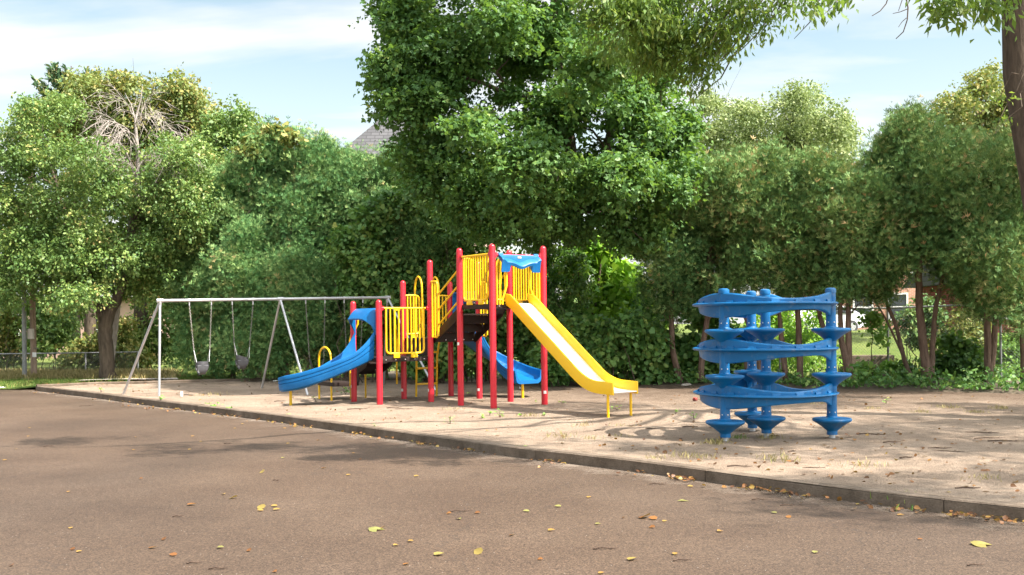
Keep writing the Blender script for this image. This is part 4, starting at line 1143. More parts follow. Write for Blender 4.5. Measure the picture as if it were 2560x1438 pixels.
# spruce with sweeping branches at the far left
Y = 44.0
root = thing("spruce_tree", Vector((P(160, 900, Y).x, Y, 0)), "dark spruce with sweeping upturned branches poking above the left tree", "tree")
r_ = rg(4); tb = MB(); top = P(178, 165, Y); bs_ = Vector((top.x, Y, 0.0)); tb.tube([bs_, bs_.lerp(top, 0.6), top], [0.3, 0.16, 0.02], 8)
cs, ns, ds, ts = [], [], [], []
for i in range(150):
    t = 0.55 + 0.45 * r_.random() ** 0.8; s_ = bs_.lerp(top, t * 0.97); L = 4.6 * (1.06 - t) ** 0.55 * (0.7 + 0.4 * r_.random()); q = r_.random() * 2 * math.pi
    d = Vector((math.cos(q), math.sin(q), 0)); pts = [s_ + d * (L * k / 6) + Vector((0, 0, L * (-0.25 * math.sin(math.pi * k / 7) + 0.42 * (k / 6) ** 2.2))) for k in range(7)]
    tb.tube(pts, [0.03 * (1 - k / 7) + 0.006 for k in range(7)], 4, False)
    for k in range(6):
        for e in range(16):
            p = pts[k].lerp(pts[k + 1], r_.random()); dv = (pts[k + 1] - pts[k]).normalized()
            cs.append(p + Vector(r_.normal(size=3)) * 0.06); ds.append(dv * 0.7 + Vector(r_.normal(size=3)) * 0.5); ns.append(Vector(r_.normal(size=3)) + Vector((0, 0, 0.7))); ts.append(r_.random())
tb.build("trunk", M['bark'], root)
leaves("crown", np.array(cs), np.array(ns), np.array(ds), 0.26 * (0.7 + 0.6 * r_.random(len(cs))), np.array(ts), 'lance', M['spruce'], root)
# bleached dead tree in front
Y = 33.4
root = thing("dead_tree", Vector((P(345, 940, Y).x, Y, 0)), "bare bleached dead tree with drooping branches against the left foliage", "tree")
r_ = rg(5); tb = MB()
tr = [P(272, 945, Y + 0.6), P(300, 700, Y), P(336, 520, Y), P(346, 420, Y), P(342, 350, Y), P(338, 300, Y), P(352, 250, Y), P(356, 215, Y)]
rr = [0.13, 0.11, 0.085, 0.07, 0.055, 0.035, 0.02, 0.007]
tb.tube(tr, rr, 8); tb.tube([tr[5], P(328, 262, Y), P(312, 232, Y)], [0.03, 0.016, 0.006], 6); 
def dead_branch(s, ex, ey, arch, r0, lvl=0, dy=0.0):
    e = P(ex, ey, Y + dy); pts = []
    for k in range(8):
        t = k / 7; p = s.lerp(e, t) + Vector((0, 0, arch * math.sin(math.pi * t ** 0.8))) + Vector(r_.normal(size=3)) * 0.02; pts.append(p)
    tb.tube(pts, [r0 * (1 - 0.85 * k / 7) for k in range(8)], 5, False)
    for k in range(2, 8):
        for _ in range(3 if lvl == 0 else 1):
            a = pts[k - 1].lerp(pts[k], r_.random()); L = (0.28 + 0.75 * r_.random()) * (1 if lvl == 0 else 0.5)
            out = (pts[k] - pts[k - 1]).normalized(); dv = out * 0.8 + Vector((r_.normal() * 0.3, r_.normal() * 0.5, -0.55 + r_.normal() * 0.35)); b_ = a + dv.normalized() * L
            mid = a.lerp(b_, 0.5) + Vector((0, 0, 0.10 * L)); tb.tube([a, mid, b_], [r0 * 0.34, r0 * 0.24, 0.004], 4, False)
            if lvl == 0:
                for _q in range(3):
                    c_ = mid.lerp(b_, r_.random()); tb.tube([c_, c_ + (dv.normalized() * 0.7 + Vector(r_.normal(size=3)) * 0.5 + Vector((0, 0, -0.3))) * 0.32], [0.007, 0.003], 4, False)
for (i, ex, ey, ar, r0) in [(3, 232, 345, 0.75, 0.040), (4, 255, 300, 0.35, 0.034), (4, 242, 275, 0.25, 0.026), (3, 470, 385, 0.65, 0.036), (3, 400, 400, 0.5, 0.032), (2, 285, 400, 0.5, 0.03), (4, 268, 375, 0.5, 0.03), (3, 420, 405, 0.6, 0.03), (5, 395, 275, 0.1, 0.018), (5, 300, 240, 0.1, 0.018), (2, 410, 420, 0.45, 0.03), (4, 445, 310, 0.3, 0.022), (5, 370, 240, 0.05, 0.014), (3, 300, 405, 0.55, 0.028), (2, 440, 425, 0.5, 0.026)]:
    dead_branch(tr[i].lerp(tr[i - 1], 0.5 * r_.random()), ex, ey, ar, r0, 0, -1.0 + r_.normal() * 0.5)
tb.build("trunk", M['dead'], root)

# arborvitae hedge: one thing per tree, each with its own trunks
def cedar(label, px, top, rx, bot, Y, n, seed, m='cedar', lean=0, trunks=2, base_py=945, size=0.145, group="cedars of the tall hedge", extra=(), vis_bot=None, name="cedar_tree", spread=60, deep=1.0):
    bl_ = []
    h = bot - top; k = max(3, int(h / (rx * 1.0)))
    for i in range(k):
        t = (i + 0.5) / k; w = rx * (0.55 + 0.55 * math.sin(math.pi * min(1, 0.18 + t * 0.62)))
        bl_.append((px + lean * (0.5 - t), top + rx * 0.45 + (h - rx * 0.9) * t, w, max(rx * 0.75, h / k * 0.75)))
    bl_ += list(extra)
    r0 = rg(seed + 500)
    bb = pxblobs(bl_, Y, deep, 0.25, r0)
    base = Vector((P(px - lean * 0.5, 900, Y).x, Y, 0))
    tp = []
    for j in range(trunks):
        o = (j - (trunks - 1) / 2) * spread + r0.normal() * 8
        tp.append(T([(px + o * 0.6 - lean * 0.5, base_py + 4, 0.085), (px + o * 0.75 - lean * .4, base_py - 60, 0.07), (px + o - lean * .2, base_py - 150, 0.06), (px + o * 0.7, (top + base_py) / 2, 0.045), (px + o * 0.2 + lean * .4, top + 60, 0.02)], Y))
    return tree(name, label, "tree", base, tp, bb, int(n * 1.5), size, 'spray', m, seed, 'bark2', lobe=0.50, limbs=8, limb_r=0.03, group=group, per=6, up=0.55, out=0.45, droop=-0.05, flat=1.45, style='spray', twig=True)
cedar("hedge cedar at the left end, low and dark beside the leafy tree", 515, 560, 75, 925, 33.6, 20000, 201)
cedar("hedge cedar behind the swing beam with a rounded shoulder below the slender tree", 595, 415, 85, 935, 33.2, 26000, 202)
cedar("hedge cedar with yellow creeper over its top, between two taller cedars", 680, 345, 78, 930, 32.6, 26000, 203, 'cedar')
cedar("tallest hedge cedar with a domed top above the middle swing legs", 795, 335, 84, 930, 32.2, 30000, 204)
cedar("hedge cedar just left of the grey roof behind the curved slide", 885, 400, 74, 930, 31.7, 26000, 205)
cedar("hedge cedar under the grey roof, partly covered by grape leaves", 980, 405, 76, 930, 31.2, 26000, 206)
cedar("hedge cedar at the right end, tucked under the maple", 1065, 470, 85, 930, 30.8, 22000, 207)
cedar("lower hedge cedar in front of the seam between the hedge's two tallest trees", 740, 470, 80, 935, 31.6, 18000, 208)
cedar("lower hedge cedar behind the two bucket swings", 630, 560, 85, 930, 32.0, 18000, 209)

def climbing(name, label, cat, base, bl_, Y, n, size, m, seed, shape='vine', jit=0.3, stems=10, lobe=0.4, kind=None, up=0.5, out=0.7):
    """Leafy creeper or shrub: stems and leaves."""
    r0 = rg(seed); bb = pxblobs(bl_, Y, 0.75, jit, r0)
    root = thing(name, base, label, cat)
    cr, (C, Lr) = crown("foliage", bb, n, size, shape, M[m], root, r0, lobe=lobe, per=8, up=up, out=out, droop=0.7)
    tb = MB()
    for j in range(stems):
        e = Vector(C[r0.integers(len(C))]); s = Vector((e.x + r0.normal() * 0.25, e.y + r0.normal() * 0.2, 0.0))
        tb.tube(wobble(s, e, 6, 0.06, r0), [0.018 - 0.002 * k for k in range(7)], 5, False)
    tb.build("stem", M['bark'], root)
    return root
climbing("grape_vine", "grape vine draped over the right half of the hedge behind the low deck", "vine", Vector((P(1020, 900, 29.9).x, 29.9, 0)),
         [(870, 640, 45, 70), (930, 560, 60, 60), (1000, 520, 60, 60), (960, 660, 80, 80), (1040, 620, 80, 80), (1010, 730, 70, 70), (920, 770, 40, 60), (1080, 700, 60, 80), (1060, 480, 50, 60), (1090, 570, 50, 60), (880, 730, 30, 50)], 30.1, 19000, 0.115, 'vine', 301)
climbing("yellow_creeper", "small yellow leaved creeper crowning the hedge's seam", "vine", Vector((P(690, 900, 32.2).x, 31.9, 0)), [(680, 335, 45, 22), (640, 375, 30, 30), (720, 350, 25, 20)], 32.3, 1500, 0.14, 'gold', 302, stems=4)
# dense scrub behind the play structure
climbing("wild_shrub", "tangled pale leaved shrub with bare brown stems left of the tower top", "shrub", Vector((P(1190, 900, 29.6).x, 29.6, 0)),
         [(1180, 600, 70, 70), (1230, 560, 50, 45), (1140, 670, 60, 80), (1220, 680, 70, 70), (1170, 760, 70, 80), (1100, 800, 60, 90)], 29.6, 11000, 0.13, 'vine', 303, 'oval', stems=36)
climbing("wild_shrub", "dark green shrub filling the space behind the tower stairs", "shrub", Vector((P(1270, 900, 29.2).x, 29.2, 0)),
         [(1270, 720, 70, 90), (1250, 830, 90, 80), (1330, 760, 60, 80), (1340, 860, 80, 70), (1170, 880, 80, 50), (1090, 900, 70, 40)], 29.2, 17000, 0.125, 'vine', 304, 'vine', stems=20)
climbing("wild_shrub", "thin brown stemmed shrub with small leaves right of the tower", "shrub", Vector((P(1385, 900, 29.0).x, 29.0, 0)),
         [(1385, 660, 40, 60), (1390, 740, 45, 70), (1370, 840, 50, 70), (1360, 600, 40, 50), (1432, 655, 34, 45), (1440, 730, 40, 55), (1420, 800, 40, 50)], 29.0, 9000, 0.11, 'vine', 305, 'oval', stems=26)
climbing("vine_thicket", "low dark thicket of grape leaves right of the yellow slide", "shrub", Vector((P(1520, 930, 27.6).x, 27.6, 0)),
         [(1430, 885, 65, 75), (1520, 870, 85, 80), (1610, 885, 65, 75), (1570, 825, 60, 35), (1450, 830, 50, 40), (1390, 900, 50, 60), (1660, 915, 40, 50)], 27.6, 16000, 0.13, 'vine', 306, 'vine', stems=12, lobe=0.38)
# young catalpa with big bright leaves
Y = 30.0
b = pxblobs([(1455, 640, 50, 40), (1525, 680, 55, 55), (1430, 690, 40, 45), (1575, 750, 65, 45), (1490, 765, 75, 45), (1560, 700, 40, 40), (1620, 770, 40, 50), (1500, 620, 40, 30)], Y, 0.9, 0.3, rg(6))
tree("young_catalpa", "young tree with big glowing yellow green leaves behind the grape thicket", "tree", Vector((P(1485, 900, Y).x, Y, 0)), [T([(1487, 960, 0.06), (1484, 800, 0.05), (1500, 680, 0.03), (1505, 630, 0.01)], Y), T([(1484, 820, 0.04), (1476, 720, 0.03), (1450, 640, 0.01)], Y)], b, 3600, 0.20, 'vine', 'catalpa', 106, lobe=0.42, limbs=8, limb_r=0.02, up=0.6)

# the big maple in the middle
Y = 26.0
mb_ = [(1010, 30, 75, 85), (975, 200, 65, 75), (1018, 280, 75, 55), (1075, 130, 110, 95), (1100, 260, 85, 75), (1090, 395, 100, 70), (1065, 470, 55, 45), (1190, 470, 115, 75), (1290, 530, 105, 65), (1200, 345, 105, 65), (1330, 430, 105, 80), (1240, 90, 120, 85), (1380, 110, 115, 95), (1500, 175, 110, 85), (1385, 300, 80, 70), (1545, 440, 100, 80), (1600, 290, 100, 85), (1655, 375, 75, 85), (1545, 560, 65, 55), (1630, 490, 80, 75), (1440, 430, 70, 60), (1200, -90, 190, 90), (1400, -110, 190, 100), (1050, -70, 110, 90), (1600, 60, 90, 90), (1700, 300, 50, 60), (1590, 610, 55, 45), (1150, 540, 50, 40), (1240, 580, 55, 45), (1350, 570, 60, 50), (1280, 250, 60, 40), (1160, 180, 80, 60), (1440, 250, 60, 50), (1500, 500, 60, 60), (1400, 500, 60, 50), (1260, 430, 80, 60), (1340, 330, 70, 50), (1310, 170, 80, 60), (1600, 200, 90, 70), (1690, 440, 55, 60), (1640, 580, 60, 45), (1430, 570, 50, 45)]
b = pxblobs(mb_, Y, 0.9, 0.9, rg(7), 2)
tree("maple_tree", "big dark green maple whose crown fills the top middle above the tower", "tree", Vector((P(1435, 900, 33).x, 33.0, 0)),
     [[(P(1435, 946, 33), 0.34), (P(1432, 800, 32.2), 0.29), (P(1430, 620, 30.4), 0.25), (P(1428, 420, 26), 0.19), (P(1418, 300, 26), 0.15), (P(1405, 200, 26), 0.12), (P(1390, 60, 26), 0.08), (P(1380, -100, 26), 0.04)],
      [(P(1430, 560, 26.4), 0.15), (P(1510, 400, 26), 0.11), (P(1525, 330, 26), 0.10), (P(1530, 250, 26), 0.07), (P(1560, 120, 26), 0.04)],
      [(P(1420, 330, 26), 0.10), (P(1340, 235, 25.6), 0.075), (P(1290, 245, 25.4), 0.06), (P(1225, 215, 25.2), 0.05), (P(1150, 190, 25), 0.03)],
      [(P(1290, 245, 25.4), 0.05), (P(1240, 180, 25.3), 0.035), (P(1180, 110, 25), 0.02)],
      [(P(1430, 520, 26.2), 0.10), (P(1560, 400, 25.8), 0.07), (P(1640, 330, 25.5), 0.04)],
      [(P(1430, 480, 26.2), 0.10), (P(1300, 420, 25.8), 0.07), (P(1150, 390, 25.5), 0.04)]],
     b, 150000, 0.115, 'maple', 'maple', 107, lobe=0.6, limbs=26, limb_r=0.05, per=6.0, droop=0.55, up=0.75)

# row of cedars with bare trunks at the right
RC = "row of cedars with bare trunks at the right"
def rcedar(label, blobs, trunks, Y, n, seed, m='cedar2', size=0.135, limbs=12):
    r0 = rg(seed + 900); bb = pxblobs(blobs, Y, 1.1, 0.45, r0, 2)
    base = trunks[0][0]; base = Vector((P(base[0], base[1], Y).x, Y, 0.0))
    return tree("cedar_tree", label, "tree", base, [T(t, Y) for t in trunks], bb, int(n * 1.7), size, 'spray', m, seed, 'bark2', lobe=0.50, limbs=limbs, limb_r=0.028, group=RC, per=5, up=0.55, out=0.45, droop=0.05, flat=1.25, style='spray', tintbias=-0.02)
rcedar("leftmost bare trunk cedar of the right row, its crooked trunk right of the grape thicket", [(1690, 560, 65, 70), (1650, 620, 50, 80), (1700, 660, 75, 70), (1670, 740, 60, 60), (1720, 480, 60, 55), (1720, 760, 50, 40)], [[(1702, 960, 0.10), (1692, 920, 0.085), (1680, 870, 0.08), (1678, 780, 0.07), (1685, 600, 0.05), (1700, 470, 0.02)]], 27.4, 15000, 221, 'cedar')
rcedar("slim cedar with reddish trunk just left of the blue climber", [(1770, 500, 70, 70), (1780, 590, 80, 70), (1760, 680, 70, 60), (1810, 450, 60, 50), (1800, 720, 55, 35)], [[(1752, 955, 0.085), (1756, 880, 0.08), (1768, 800, 0.07), (1775, 600, 0.05), (1790, 450, 0.02)]], 26.9, 15000, 222)
rcedar("cedar with orange tipped foliage rising above the climber's left posts", [(1880, 490, 75, 65), (1870, 580, 85, 70), (1890, 660, 80, 50), (1910, 430, 60, 45), (1850, 700, 60, 30)], [[(1868, 965, 0.10), (1872, 880, 0.09), (1880, 800, 0.08), (1890, 600, 0.06), (1895, 450, 0.02)], [(1905, 965, 0.08), (1890, 860, 0.07), (1850, 760, 0.05), (1840, 600, 0.02)]], 26.6, 16000, 223)
rcedar("cedar with two thin trunks seen through the climber's right half", [(1990, 480, 80, 60), (1980, 570, 85, 70), (2000, 650, 80, 60), (1960, 710, 60, 35), (2040, 440, 60, 45)], [[(2002, 965, 0.085), (1998, 860, 0.08), (1995, 780, 0.07), (1992, 600, 0.05), (1990, 470, 0.02)], [(1965, 965, 0.075), (1955, 860, 0.07), (1948, 780, 0.05), (1950, 620, 0.02)]], 26.3, 16000, 224)
rcedar("cedar whose trunk leans left behind the climber's right post", [(2070, 520, 70, 60), (2080, 600, 75, 65), (2060, 680, 65, 45), (2100, 470, 50, 40), (2100, 740, 45, 30)], [[(2092, 965, 0.08), (2076, 880, 0.075), (2050, 790, 0.06), (2050, 650, 0.04), (2070, 480, 0.02)]], 26.1, 14000, 225)
rcedar("forked cedar just right of the climber with two trunks from one base", [(2140, 560, 65, 60), (2170, 640, 70, 60), (2120, 690, 60, 40), (2160, 490, 50, 45), (2190, 720, 45, 35)], [[(2133, 973, 0.14), (2122, 920, 0.11), (2103, 850, 0.07), (2100, 770, 0.055), (2110, 640, 0.04), (2130, 500, 0.02)], [(2122, 925, 0.085), (2122, 840, 0.075), (2120, 760, 0.06), (2125, 680, 0.05), (2140, 560, 0.02)]], 25.4, 14000, 226)
rcedar("thin leaning cedar stems in front of the chain link fence", [(2215, 470, 55, 60), (2240, 400, 50, 50), (2200, 560, 60, 60), (2230, 640, 60, 50), (2265, 330, 40, 45)], [[(2282, 955, 0.06), (2262, 905, 0.055), (2240, 815, 0.048), (2214, 750, 0.042), (2197, 660, 0.035), (2205, 540, 0.02), (2230, 400, 0.01)], [(2262, 900, 0.03), (2216, 800, 0.025), (2180, 740, 0.018), (2160, 690, 0.01)]], 25.8, 14000, 227)
rcedar("straight thick trunk cedar right of the leaning stems", [(2310, 420, 65, 65), (2330, 500, 75, 65), (2300, 580, 70, 55), (2350, 610, 60, 50), (2290, 340, 50, 55), (2300, 290, 30, 30), (2390, 540, 50, 60)], [[(2318, 955, 0.13), (2311, 900, 0.105), (2300, 770, 0.09), (2296, 690, 0.08), (2304, 590, 0.06), (2310, 420, 0.03)], [(2328, 935, 0.08), (2330, 880, 0.065), (2340, 760, 0.055), (2358, 690, 0.045), (2370, 560, 0.02)]], 25.2, 17000, 228)
rcedar("dark low branched cedar second from the right edge with a split trunk", [(2430, 480, 70, 65), (2440, 580, 80, 70), (2450, 680, 80, 60), (2400, 660, 60, 50), (2470, 760, 60, 40), (2420, 400, 55, 50)], [[(2474, 955, 0.11), (2470, 900, 0.09), (2468, 775, 0.075), (2450, 600, 0.05), (2435, 420, 0.02)], [(2478, 920, 0.08), (2492, 775, 0.065), (2500, 640, 0.03)]], 24.8, 18000, 229)
rcedar("darkest cedar at the right edge of the picture", [(2520, 420, 70, 70), (2540, 520, 80, 70), (2530, 620, 80, 70), (2550, 720, 80, 60), (2600, 600, 80, 120), (2570, 800, 60, 40), (2640, 450, 80, 100)], [[(2562, 965, 0.11), (2560, 850, 0.09), (2555, 700, 0.07), (2540, 450, 0.02)]], 24.4, 18000, 230)

# trees farther back on the right
Y = 46.0
b = pxblobs([(1875, 300, 70, 50), (1990, 265, 60, 50), (2075, 320, 60, 60), (1800, 360, 70, 60), (1930, 370, 110, 60), (2050, 410, 80, 60), (2110, 360, 30, 45), (1780, 270, 40, 40), (1860, 440, 90, 60), (2000, 470, 110, 60), (2000, 330, 70, 60)], Y, 0.9, 0.9, rg(8), 2)
tree("pale_poplar", "pale feathery tree standing far behind the right cedar row", "tree", Vector((P(1960, 850, Y).x, Y, 0.8)), [T([(1960, 870, 0.35), (1960, 600, 0.28), (1950, 420, 0.15), (1990, 270, 0.04)], Y), T([(1960, 560, 0.2), (1890, 400, 0.1), (1860, 300, 0.03)], Y)], b, 52000, 0.145, 'oval', 'pale', 108, lobe=0.65, limbs=14, per=6)
Y = 38.0
b = pxblobs([(2455, 225, 50, 45), (2400, 290, 60, 50), (2480, 310, 70, 70), (2530, 260, 55, 50), (2385, 370, 55, 50), (2450, 400, 80, 60), (2560, 350, 60, 80), (2480, 180, 25, 20), (2340, 450, 60, 70)], Y, 0.9, 0.7, rg(9), 2)
tree("golden_tree", "tall golden green tree behind the right cedars beside the edge trunk", "tree", Vector((P(2460, 850, Y).x, Y, 0.8)), [T([(2462, 870, 0.3), (2462, 600, 0.24), (2460, 400, 0.14), (2465, 230, 0.03)], Y)], b, 36000, 0.14, 'oval', 'gold', 109, lobe=0.65, limbs=12)

# near ash tree at the right edge: trunk along the frame, branches hanging in at the top
trunkA = [(Vector((8.82, 16.9, -0.1)), 0.42), (Vector((8.82, 16.9, 0.35)), 0.31), (Vector((8.80, 16.9, 2.0)), 0.27), (Vector((8.56, 16.9, 3.8)), 0.25), (Vector((8.28, 16.9, 5.6)), 0.24), (Vector((8.20, 16.8, 7.2)), 0.22), (Vector((7.9, 16.3, 9.0)), 0.16), (Vector((7.4, 15.6, 11.0)), 0.09), (Vector((7.0, 15.2, 12.6)), 0.03)]
Y = 12.6
vis = pxblobs([(1500, 20, 60, 60), (1545, 90, 70, 70), (1620, 30, 90, 60), (1650, 110, 80, 70), (1735, 130, 70, 80), (1745, 200, 50, 45), (1680, 170, 60, 50), (1600, 130, 70, 60), (1830, 110, 50, 60), (1720, 30, 90, 70), (1810, 70, 60, 70), (1850, 20, 70, 60), (1900, 60, 45, 55), (1960, 5, 60, 40), (2020, 30, 40, 35), (2080, -5, 45, 28), (1600, -60, 140, 60), (1850, -60, 160, 50), (2350, -5, 45, 25), (2410, 15, 50, 28), (2465, 5, 40, 30)], Y, 1.0, 0.5, rg(10))
vis += pxblobs([(2515, 300, 14, 30), (2500, 250, 14, 18)], 16.4, 1.0)
over = [((10.3, 12.2, 9.2), (2.0, 1.7, 1.0)), ((11.8, 10.6, 9.8), (2.0, 1.7, 1.0)), ((8.6, 10.6, 9.4), (1.6, 1.3, 0.8)), ((2.4, 11.8, 9.6), (1.7, 0.8, 0.6)), ((5.6, 11.4, 10.0), (1.9, 0.9, 0.7)), ((-0.6, 12.9, 9.8), (1.4, 0.6, 0.5)), ((11.5, 17.5, 9.5), (2.0, 1.8, 1.2)), ((12.6, 20.5, 9.5), (2.2, 2.0, 1.2)), ((13.5, 14.0, 9.0), (2.0, 1.8, 1.1)), ((9.6, 16.0, 12.5), (1.6, 1.4, 0.9)), ((13.6, 22.6, 10.2), (2.0, 1.7, 1.2)), ((15.6, 22.6, 9.6), (2.0, 1.8, 1.3)), ((14.6, 20.6, 11.6), (2.0, 1.8, 1.2)), ((12.6, 12.6, 10.6), (1.7, 1.4, 0.9)), ((14.2, 9.8, 10.2), (1.9, 1.5, 1.0)), ((12.2, 7.6, 10.6), (1.6, 1.2, 0.8)), ((15.8, 12.6, 10.0), (1.8, 1.6, 1.0)), ((9.7, 11.8, 10.2), (1.3, 1.2, 0.7)), ((15.2, 15.8, 9.4), (1.8, 1.6, 1.0)), ((10.8, 6.6, 10.8), (1.8, 1.2, 0.9))]  # unseen canopy lobes, added out of frame to shade sand, climber and right cedars
r0 = rg(110)
ash = thing("ash_tree", Vector((8.82, 16.9, 0)), "near tree whose leaning trunk fills the right edge and whose branches hang over the top", "tree")
# hanging sprays in view: small leaves on drooping twigs
cr1, (C1, L1) = crown("crown", vis, 10500, 0.095, 'lance', M['ash'], ash, r0, lobe=0.42, per=8, up=0.45, out=0.3, droop=1.0, flat=1.0)
cl_ = pxblobs([(2345, 8, 42, 22), (2395, 22, 45, 26), (2440, 22, 36, 26), (2480, 12, 30, 24), (2500, 40, 14, 16), (2010, 24, 40, 24), (2075, 4, 40, 20)], 11.6, 1.0)
cr3, (C3, L3) = crown("crown", cl_, 620, 0.135, 'lance', M['ash'], ash, r0, lobe=0.25, per=8, up=0.4, out=0.3, droop=1.3, flat=0.9)
cr2, (C2, L2) = crown("crown", over, 52000, 0.125, 'oval', M['ash'], ash, r0, lobe=0.75, per=5, up=0.8, droop=0.4)
tb = MB()
fp = [p for p, r in trunkA]; fr = [r for p, r in trunkA]
tb.tube(fp, fr, 18)
for tgt, s_, r in [((6.0, 13.0, 7.6), 5, 0.11), ((3.0, 12.6, 7.2), 5, 0.11), ((8.6, 10.6, 9.3), 5, 0.12), ((10.8, 12.0, 9.2), 5, 0.12), ((9.4, 15.6, 12.0), 6, 0.07), ((-0.5, 12.2, 9.4), 5, 0.12), ((2.8, 11.4, 9.3), 5, 0.09), ((11.8, 19.5, 9.0), 5, 0.1), ((6.2, 13.4, 6.8), 5, 0.05)]:
    tb.tube(wobble(trunkA[s_][0], tgt, 8, 0.03, r0, 0.04), [r * (1 - 0.8 * k / 8) for k in range(9)], 8)
for j in r0.permutation(len(C1))[:70]:
    e = Vector(C1[j]); s_ = e + Vector((0.35 + 0.4 * r0.random(), 0.2 * r0.normal(), 0.45 + 0.4 * r0.random()))
    tb.tube(wobble(s_, e + Vector((-0.1, 0, -0.2)), 4, 0.05, r0), [0.012, 0.010, 0.008, 0.006, 0.003], 5, False)
# two bare twigs in the gap of sky
for pts, r in [([(2225, -20), (2215, 10), (2200, 28), (2180, 40)], 0.008), ([(2262, -20), (2270, 20), (2268, 50), (2258, 80), (2240, 97)], 0.010), ([(2270, 22), (2250, 30), (2232, 34)], 0.006), ([(2262, -20), (2252, 10), (2246, 28)], 0.006), ([(2266, 45), (2255, 55), (2246, 68)], 0.005)]:
    tb.tube([P(x, y, 12.2) for x, y in pts], [r * (1 - 0.6 * k / len(pts)) for k in range(len(pts))], 5)
tb.build("trunk", M['bark'], ash)

# shaded trees behind, closing the gaps
Y = 48.0
b = pxblobs([(60, 620, 110, 110), (220, 640, 110, 120), (360, 640, 110, 130), (480, 640, 90, 130), (150, 760, 100, 60), (20, 740, 80, 60), (420, 770, 90, 60), (-60, 660, 90, 130)], Y, 0.8, 0.8, rg(12))
tree("shaded_tree", "shaded dark tree filling in behind the big leafy tree at the left", "tree", Vector((P(225, 880, Y).x, Y, 0)), [T([(225, 935, 0.3), (225, 700, 0.22), (220, 560, 0.08)], Y)], b, 26000, 0.2, 'oval', 'maple', 112, lobe=1.0, limbs=8, per=3.5)
# bushes behind the left tree
climbing("roadside_bush", "yellow green bush lit behind the leafy tree's trunk", "shrub", Vector((P(235, 900, 38).x, 38.0, 0)), [(235, 890, 60, 45), (300, 870, 60, 60), (200, 905, 45, 30), (335, 900, 40, 40), (290, 830, 40, 30)], 38.0, 9000, 0.15, 'gold', 311, 'oval', stems=8)
climbing("roadside_bush", "golden bush at the far left edge behind the metal pole", "shrub", Vector((P(10, 900, 42).x, 42.0, 0)), [(-10, 830, 60, 80), (25, 790, 40, 50), (30, 870, 40, 40), (-50, 860, 50, 60)], 42.0, 8000, 0.17, 'gold', 312, 'oval', stems=8)
climbing("roadside_bush", "dark shrubbery beyond the path between the trunk and the swing legs", "shrub", Vector((P(420, 900, 40).x, 40.0, 0)), [(400, 860, 60, 70), (460, 850, 50, 80), (350, 840, 50, 60), (430, 780, 60, 60)], 40.0, 8000, 0.16, 'broad', 313, 'oval', stems=8)
climbing("roadside_bush", "shaded bush behind the wooden pole under the leafy tree", "shrub", Vector((P(130, 900, 41).x, 41.0, 0)), [(120, 860, 50, 45), (160, 830, 40, 40), (90, 840, 40, 40), (110, 780, 60, 40)], 41.0, 6000, 0.16, 'broad', 314, 'oval', stems=8)
# sunlit brush beyond the fence
climbing("fence_bush", "sunlit yellow bush beyond the chain link fence right of the thick trunk", "shrub", Vector((P(2400, 900, 29.5).x, 29.5, 0)), [(2370, 870, 50, 50), (2420, 850, 50, 40), (2460, 890, 60, 50), (2350, 920, 60, 40), (2400, 800, 30, 40)], 29.5, 5000, 0.13, 'gold', 321, 'oval', stems=8)
climbing("fence_bush", "bright vine covered bush at the right edge beyond the fence", "shrub", Vector((P(2540, 900, 28.5).x, 28.5, 0)), [(2530, 890, 50, 40), (2580, 870, 40, 50), (2510, 930, 50, 30)], 28.5, 3500, 0.13, 'weed', 322, 'oval', stems=6)
climbing("fence_vine", "leafy vine over the fence foot left of the leaning stems", "vine", Vector((P(2195, 940, 26.9).x, 26.9, 0)), [(2170, 945, 50, 22), (2225, 935, 40, 30), (2150, 925, 25, 30), (2200, 850, 14, 40), (2185, 800, 25, 18), (2163, 812, 16, 18)], 26.9, 1800, 0.11, 'weed', 326, 'vine', stems=6)
climbing("fence_vine", "dark creeper covering the fence between the thick trunk and the split trunk", "vine", Vector((P(2390, 940, 26.4).x, 26.4, 0)), [(2350, 930, 40, 40), (2400, 920, 50, 45), (2440, 935, 40, 35), (2370, 860, 30, 30), (2270, 930, 30, 35), (2420, 870, 25, 30)], 26.4, 4200, 0.12, 'maple', 327, 'vine', stems=8)
climbing("fence_bush", "bush with red brown leaves hanging on the fence between two trunks", "shrub", Vector((P(2290, 860, 29).x, 29.0, 0)), [(2275, 800, 35, 35), (2330, 790, 40, 50), (2300, 850, 40, 30)], 29.0, 3000, 0.12, 'cedar2', 323, 'oval', stems=6)
climbing("fence_bush", "yellow green scrub seen through the climber beyond the fence", "shrub", Vector((P(1960, 900, 29.5).x, 29.5, 0)), [(1900, 870, 60, 60), (1970, 850, 60, 60), (2040, 860, 50, 60), (1850, 900, 60, 50), (2000, 910, 80, 40), (1930, 800, 50, 40), (2040, 800, 40, 30)], 29.5, 8000, 0.13, 'catalpa', 324, 'oval', stems=10)
climbing("fence_bush", "dark scrub between the grape thicket and the slim red trunk", "shrub", Vector((P(1730, 900, 28.6).x, 28.6, 0)), [(1720, 880, 50, 70), (1790, 880, 50, 70), (1650, 860, 40, 60), (1760, 800, 50, 40), (1830, 850, 40, 60)], 28.6, 8000, 0.14, 'vine', 325, 'vine', stems=10)

